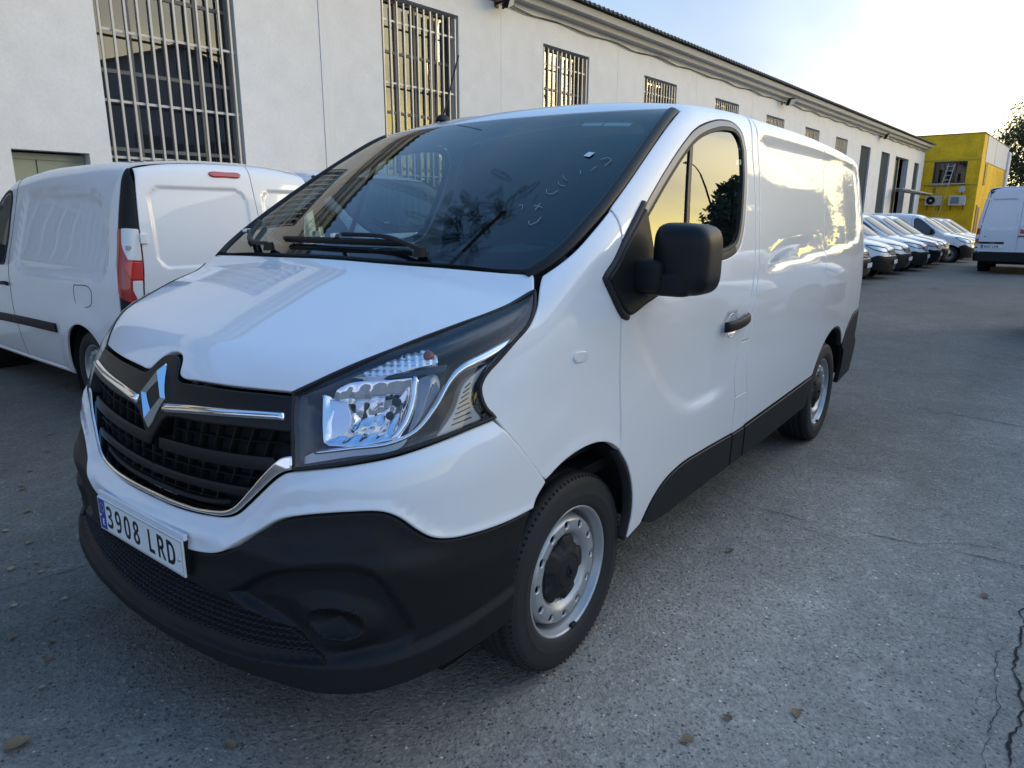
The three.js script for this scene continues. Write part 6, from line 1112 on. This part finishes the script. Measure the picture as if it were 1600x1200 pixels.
  const face = (nm, w, h, y, z, m, d, parent) => { const q = B.at('rear', z, y, 0), g = new THREE.PlaneGeometry(w, h); g.rotateY(Math.PI / 2); g.translate(q[0] + d, y, z); return part(nm, g, m, parent || r); };
  const pb = part('number_plate', (() => { const q = B.at('rear', 0.6, 0.78, 0); return box(0.012, 0.12, 0.53, q[0] + 0.01, 0.775, 0.6, 0.003); })(), std(0.7, 0.7, 0.68, 0.4), r);
  face('plate_face', 0.52, 0.11, 0.775, 0.6, txt(520, 110, (c) => { c.fillStyle = '#e6e7e2'; c.fillRect(0, 0, 520, 110); c.fillStyle = '#1d3f9e'; c.fillRect(0, 0, 46, 110); c.fillStyle = '#fff'; c.font = 'bold 30px sans-serif'; c.fillText('E', 13, 92); c.fillStyle = '#222'; c.font = 'bold 88px sans-serif'; c.fillText('9007 LPR', 62, 88, 440); }), 0.0175, pb);
  part('name_strip', (() => { const q = B.at('rear', 0.6, 0.88, 0); return box(0.02, 0.06, 0.62, q[0] + 0.008, 0.885, 0.62, 0.006); })(), M.trim, r);
  face('strip_print', 0.36, 0.04, 0.885, 0.6, txt(360, 40, (c) => { c.fillStyle = '#111'; c.fillRect(0, 0, 360, 40); c.fillStyle = '#b9bcc0'; c.font = 'bold 30px sans-serif'; c.textAlign = 'center'; c.fillText('RENAULT', 180, 31); }), 0.0195);
  part('reflector', panel(B, 'rear', crv([[5.5, 1.3, -0.03], [5.5, 1.16, -0.03, 1], [5.5, 1.16, -0.28, 1], [5.5, 1.24, -0.2], [5.5, 1.3, -0.03, 1]]), { step: 0.04, off: 0.008 }), M.red, r); part('rear_handle', box(0.03, 0.03, 0.3, 5.54, 1.09, -0.15, 0.01), M.trim, r);
  { const g = new THREE.SphereGeometry(0.018, 10, 8); g.translate(5.52, 1.07, 0.8); part('lock', g, M.trim, r); }
  part('underbody', box(4.4, 0.2, 1.5, 3.1, 0.36, 0), M.dark, r);
  for (const cx of [0.95, 3.9]) for (const s of [1, -1]) { const q = new THREE.CylinderGeometry(0.44, 0.44, 0.3, 24, 1, true); q.rotateX(Math.PI / 2); q.translate(cx, 0.35, s * 0.8); part('wheel_liner', q, M.dark, r); }
  addWheels(r, [[0.95, 1, 0.87], [3.9, 1, 0.87], [0.95, -1, 0.87], [3.9, -1, 0.87]], 1.02);
}
// ============ trees, buildings across the yard, leaves ============
const barkM = std(0.11, 0.09, 0.07, 0.95), leafMs = [phys(0.055, 0.085, 0.025, 0.7, { transmission: 0.35, thickness: 0 }), phys(0.085, 0.095, 0.03, 0.7, { transmission: 0.35, thickness: 0 }), phys(0.035, 0.06, 0.022, 0.7, { transmission: 0.3, thickness: 0 })];
function makeTree(seed, { h, r, base, n, leaf, mat, lobes = 9, cone = false, feather = false }) {
  const R = rng(seed), g = new THREE.Group(), limbs = [], tips = [];
  const limb = (a, b, r0, r1) => { const A = new THREE.Vector3(...a), B = new THREE.Vector3(...b), q = new THREE.CylinderGeometry(r1, r0, A.distanceTo(B), 7); q.applyQuaternion(new THREE.Quaternion().setFromUnitVectors(new THREE.Vector3(0, 1, 0), B.clone().sub(A).normalize())); q.translate((a[0] + b[0]) / 2, (a[1] + b[1]) / 2, (a[2] + b[2]) / 2); limbs.push(q); };
  const tr = h * 0.022 + 0.06; limb([0, -0.1, 0], [0.1 * R(), base, 0.1 * R()], tr * 1.25, tr * 0.85); limb([0, base - 0.05, 0], [0.2 * (R() - 0.5), h * (cone ? 0.9 : 0.72), 0.2 * (R() - 0.5)], tr * 0.85, tr * 0.25);
  for (let i = 0; i < lobes; i++) {
    const a = i * 2.4 + R(), t = (i + 0.5) / lobes, y = base + (h - base) * (cone ? t * 0.95 : 0.22 + 0.68 * t), rad = cone ? r * (1 - t) * 0.55 : r * (0.30 + 0.5 * R()) * Math.sqrt(Math.max(0.1, 1 - (2 * t - 0.85) ** 2));
    const p = [Math.cos(a) * rad, y, Math.sin(a) * rad]; tips.push([p, cone ? r * (1 - t * 0.85) * 0.6 + 0.2 : r * (0.34 + 0.22 * R())]);
    limb([0, Math.min(y - 0.2, base + (y - base) * 0.45), 0], p, tr * 0.4, tr * 0.1);
  }
  part('trunk', merge(limbs), barkM, g);
  const P = [], N = [];
  const V = new THREE.Vector3(), X = new THREE.Vector3(), Y = new THREE.Vector3();
  for (let i = 0; i < n; i++) {
    const [c, rr] = tips[Math.floor(R() * tips.length)];
    V.set(R() * 2 - 1, R() * 2 - 1, R() * 2 - 1).normalize().multiplyScalar(rr * Math.pow(R(), 0.42)); V.y *= 0.78;
    const k = 1 + 0.5 * noise3.noise((c[0] + V.x) * 1.3, (c[1] + V.y) * 1.3 + seed, (c[2] + V.z) * 1.3); V.multiplyScalar(k); V.add(X.set(...c));
    if (noise3.noise(V.x * 0.9 + seed, V.y * 0.9, V.z * 0.9) < -0.28) continue;
    const s = leaf * (0.6 + 0.8 * R()); X.set(R() - 0.5, R() - 0.5 - (feather ? 0.9 : 0), R() - 0.5).normalize().multiplyScalar(s); Y.set(R() - 0.5, R() - 0.5, R() - 0.5).cross(X).normalize().multiplyScalar(s * (feather ? 0.16 : 0.42));
    const a = V.clone().sub(X), b = V.clone().add(Y), cc = V.clone().add(X), d = V.clone().sub(Y), nn = Y.clone().cross(X).normalize();
    for (const p of [a, b, cc, a, cc, d]) { P.push(p.x, p.y, p.z); N.push(nn.x, nn.y, nn.z); }
  }
  const q = new THREE.BufferGeometry(); q.setAttribute('position', new THREE.Float32BufferAttribute(P, 3)); q.setAttribute('normal', new THREE.Float32BufferAttribute(N, 3)); part('crown', q, mat, g); return g;
}
place(makeTree(3, { h: 11.5, r: 5.2, base: 2.5, n: 26000, leaf: 0.17, mat: leafMs[1], lobes: 16 }), 'tree', 'broad olive-green tree rising behind the tall van and the yellow building', 'tree', [84, 0, 0.6], 0.4);
place(makeTree(8, { h: 9.2, r: 2.6, base: 4, n: 5000, leaf: 0.16, mat: leafMs[1], lobes: 8 }), 'tree', 'small treetop showing just above the roof of the yellow building', 'tree', [84, 0, -8.2], 0);
place(makeTree(21, { h: 10, r: 5, base: 2, n: 16000, leaf: 0.18, mat: leafMs[0], lobes: 14 }), 'tree', 'dark tree at the edge of the picture behind the tall van', 'tree', [78, 0, 7.5], 0);
// beyond the lane, mirrored in the glass and the paint
{
  const A = makeTree(33, { h: 6.6, r: 2.5, base: 1.8, n: 15000, leaf: 0.16, mat: leafMs[2], lobes: 13 }), C = makeTree(41, { h: 5.2, r: 0.8, base: 0.6, n: 6000, leaf: 0.14, mat: leafMs[2], lobes: 16, cone: true });
  const G = 'trees across the lane, mirrored in the van', L = [['round dark tree mirrored in the door window of the front van', A, 46, 16.2, 0], ['slim cypress mirrored in the door window of the front van', C, 46, 15.4, 0], ['second cypress mirrored low in the door window', C, 50, 15.8, 1], ['tree mirrored in the load side of the front van', A, 30, 9.6, 2], ['wide tree mirrored in the rear side of the front van', A, 40, 9.2, 4], ['tree across the lane beyond the sheds', A, 22, 19, 3], ['tree across the lane nearest the sheds', A, 12, 24, 5], ['tree across the lane mirrored in the barred windows', A, 6, 27, 1.3]];
  L.forEach(([l, t, x, z, ry], i) => place(i < 2 ? t : t.clone(), t === A ? 'tree' : 'cypress', l, 'tree', [x, 0, z], ry, G));
  const shed = (w, d, h, x, z, l, ry) => {
    const s = thing('shed', l, 'shed', [x, 0, z], ry), wm = std(0.42, 0.42, 0.42, 0.85), rm = std(0.2, 0.19, 0.185, 0.8);
    const sh = new THREE.Shape([[-w / 2, 0], [w / 2, 0], [w / 2, h], [0, h + w * 0.16], [-w / 2, h]].map((p) => new THREE.Vector2(...p))); const g = new THREE.ExtrudeGeometry(sh, { depth: d, bevelEnabled: false }); part('walls', g, wm, s);
    for (const q of [-1, 1]) { const b = box(Math.hypot(w / 2, w * 0.16) + 0.4, 0.08, d + 0.6, 0, 0, 0); b.rotateZ(-q * Math.atan(0.32)); b.translate(q * w / 4, h + w * 0.08 + 0.06, d / 2); part('roof', b, rm, s); }
    part('door', box(w * 0.4, h * 0.7, 0.06, 0, h * 0.35, -0.03), std(0.12, 0.13, 0.15, 0.6), s);
  };
  shed(11, 14, 6.5, 14, 15, 'gabled grey shed across the lane, mirrored in the nearest barred window', -0.05); shed(12, 34, 2.9, 50, 19, 'low grey shed across the lane, mirrored in the load side of the front van', -0.05);
  { // far tree line that closes the view beyond the lane
    const R = rng(640), P = [], N = [], X = new THREE.Vector3(), Y = new THREE.Vector3();
    for (let i = 0; i < 26000; i++) {
      const t = R(), a = mixN(0.06, 1.5, t), d = 92 + 14 * R(), top = 3.2 + 2.2 * noise3.noise(a * 14, 3, 1) + 1.6 * noise3.noise(a * 47, 9, 2) + (noise3.noise(a * 30, 1, 7) > 0.45 ? 2.5 : 0), y = top * Math.pow(R(), 0.7);
      const c = new THREE.Vector3(Math.cos(a) * d, y, Math.sin(a) * d), s = 0.5 + 0.5 * R(); X.set(R() - 0.5, R() - 0.5, R() - 0.5).normalize().multiplyScalar(s); Y.set(R() - 0.5, R() - 0.5, R() - 0.5).cross(X).normalize().multiplyScalar(s * 0.6); const nn = Y.clone().cross(X).normalize();
      for (const p of [c.clone().sub(X), c.clone().add(Y), c.clone().add(X)]) { P.push(p.x, p.y, p.z); N.push(nn.x, nn.y, nn.z); }
    }
    const q = new THREE.BufferGeometry(); q.setAttribute('position', new THREE.Float32BufferAttribute(P, 3)); q.setAttribute('normal', new THREE.Float32BufferAttribute(N, 3));
    const m = part(numbered('distant_trees'), q, leafMs[2], scene); m.userData = { kind: 'stuff', label: 'dark far tree line beyond the lane, mirrored low in the door window', category: 'trees' };
  }
  const lampPost = thing('lamp_post', 'street lamp across the lane mirrored beside the round tree', 'street lamp', [37, 0, 14], 0); part('pole', new THREE.CylinderGeometry(0.05, 0.09, 9, 10).translate(0, 4.5, 0), M.cap, lampPost); part('arm', tube([[0, 9, 0], [-0.3, 9.5, 0], [-1, 9.7, 0]], 0.04), M.cap, lampPost); part('lamp_head', box(0.6, 0.1, 0.25, -1.2, 9.7, 0, 0.03), M.satin, lampPost);
}
// the tree that overhangs the near end of the yard and sheds the leaves
{
  const t = makeTree(57, { h: 9, r: 2.6, base: 3.4, n: 9000, leaf: 0.09, mat: leafMs[0], lobes: 14 }), R = rng(58), P = [], N = [], br = [];
  // one long bough reaches over the small van, hung with feathery fronds
  const bough = [[0, 4.2, 0], [2.9, 5.7, 0.4], [6.0, 7.4, 0.8], [9.0, 8.0, 1.4]]; br.push(tube(bough, 0.05, 6));
  const cv = new THREE.CatmullRomCurve3(bough.map((p) => new THREE.Vector3(...p)));
  for (let i = 0; i < 220; i++) {
    const b = cv.getPoint(0.4 + 0.6 * Math.pow(R(), 0.35)), a = R() * 6.28, dir = new THREE.Vector3(Math.cos(a), -0.5 - 0.9 * R(), Math.sin(a)).normalize(), L = 0.35 + 0.35 * R(), q = new THREE.Vector3().crossVectors(dir, new THREE.Vector3(R() - 0.5, 1, R() - 0.5)).normalize();
    b.x += (R() - 0.5) * 1.0; b.y -= R() * 1.3; b.z += (R() - 0.5) * 1.4;
    for (let k = 0; k < 11; k++) for (const s of [-1, 1]) { const o = b.clone().addScaledVector(dir, L * k / 11), e = dir.clone().multiplyScalar(0.55).addScaledVector(q, s).normalize(), l = 0.09 * Math.sin(Math.PI * (k + 1.5) / 13) + 0.02, w = dir.clone().multiplyScalar(0.011), m = o.clone().addScaledVector(e, l * 0.5), tip = o.clone().addScaledVector(e, l); const u = m.clone().add(w), v = m.clone().sub(w), nn = new THREE.Vector3().crossVectors(e, dir).normalize(); for (const p of [o, u, tip, o, tip, v]) { P.push(p.x, p.y, p.z); N.push(nn.x, nn.y, nn.z); } }
  }
  const q = new THREE.BufferGeometry(); q.setAttribute('position', new THREE.Float32BufferAttribute(P, 3)); q.setAttribute('normal', new THREE.Float32BufferAttribute(N, 3)); part('fronds', q, leafMs[0], t); part('bough', merge(br), barkM, t);
  place(t, 'tree', 'overhanging tree beside the small van, mirrored low in the windscreen', 'tree', [-5.6, 0, -5.2], 0);
}
// dry leaves
{
  const R = rng(91), mats = [std(0.24, 0.16, 0.09, 0.85), std(0.33, 0.25, 0.16, 0.85), std(0.17, 0.12, 0.07, 0.85)];
  const leafGeo = (k) => {
    const P = [], I = [], n = 10, m = 4, Q = rng(200 + k), c1 = 0.5 + Q(), c2 = Q() - 0.5;
    for (let i = 0; i <= n; i++) for (let j = 0; j <= m; j++) { const t = i / n, s = j / m * 2 - 1, w = Math.sin(Math.PI * Math.pow(t, 0.8)) * 0.36 * (1 + 0.12 * Math.sin(i * 2.1 + k)), x = t - 0.5, z = s * w; P.push(x, 0.04 + c1 * (s * s * w * 0.45) + 0.3 * c1 * x * x + c2 * 0.12 * Math.sin(t * 5), z); }
    for (let i = 0; i < n; i++) for (let j = 0; j < m; j++) { const a = i * (m + 1) + j; I.push(a, a + 1, a + m + 1, a + 1, a + m + 2, a + m + 1); }
    const g = new THREE.BufferGeometry(); g.setAttribute('position', new THREE.Float32BufferAttribute(P, 3)); g.setIndex(I); g.computeVertexNormals(); return g;
  };
  const geos = [0, 1, 2, 3, 4].map(leafGeo);
  const put = (x, z, s, label, group) => { const m = part(numbered('fallen_leaf'), geos[Math.floor(R() * 5)], mats[Math.floor(R() * 3)], scene); m.position.set(x, 0.003, z); m.rotation.y = R() * 6.28; m.scale.setScalar(s); m.userData = { label, category: 'leaf' }; if (group) m.userData.group = group; };
  put(-0.36, -0.12, 0.075, 'largest curled brown leaf, lying alone on the dark ground ahead of the bumper'); put(0.01, 0.36, 0.04, 'brown leaf on the ground just ahead of the black lower bumper'); put(0.83, 1.38, 0.045, 'pale brown leaf on the open ground off the front wheel, nearest to the wheel'); put(0.99, 1.44, 0.035, 'middle one of three leaves on the open ground off the front wheel'); put(1.14, 1.6, 0.04, 'dark leaf on the open ground off the front wheel, farthest of the three');
  put(2.3, 2.0, 0.04, 'dark scrap of leaf on the open ground beside the long crack'); put(2.05, 1.05, 0.04, 'small dark leaf on the open ground below the door of the front van');
  for (const [x, z, s] of [[-0.1, -0.98, 0.05], [-0.18, -0.74, 0.05], [-0.15, -0.5, 0.06], [-0.04, -0.75, 0.045], [-0.1, -0.6, 0.05], [0.38, -2.37, 0.05], [0.36, -2.3, 0.05], [0.27, -1.94, 0.06], [0.09, -1.3, 0.04], [0.11, -1.23, 0.05], [0.07, -1.19, 0.04], [0.0, -1.32, 0.06], [0.14, -1.54, 0.05], [0.06, -0.34, 0.04], [0.24, -0.13, 0.05], [0.12, -1.77, 0.05], [0.04, -0.88, 0.045], [0.5, -2.6, 0.05], [0.7, -2.9, 0.06], [0.2, -2.2, 0.05], [0.55, -1.9, 0.05], [-0.05, -1.6, 0.05], [0.3, -1.4, 0.04], [0.85, -3.3, 0.06], [0.6, -3.6, 0.06], [0.4, -3.1, 0.05], [0.02, -2.0, 0.04], [-0.2, -1.1, 0.04], [-0.22, -0.35, 0.035]])
    put(x, z, s * 0.66, 'small dry leaf on the ground left of the front bumper', 'dry leaves scattered on the ground beside the front van');
}
renderer.render(scene, camera);
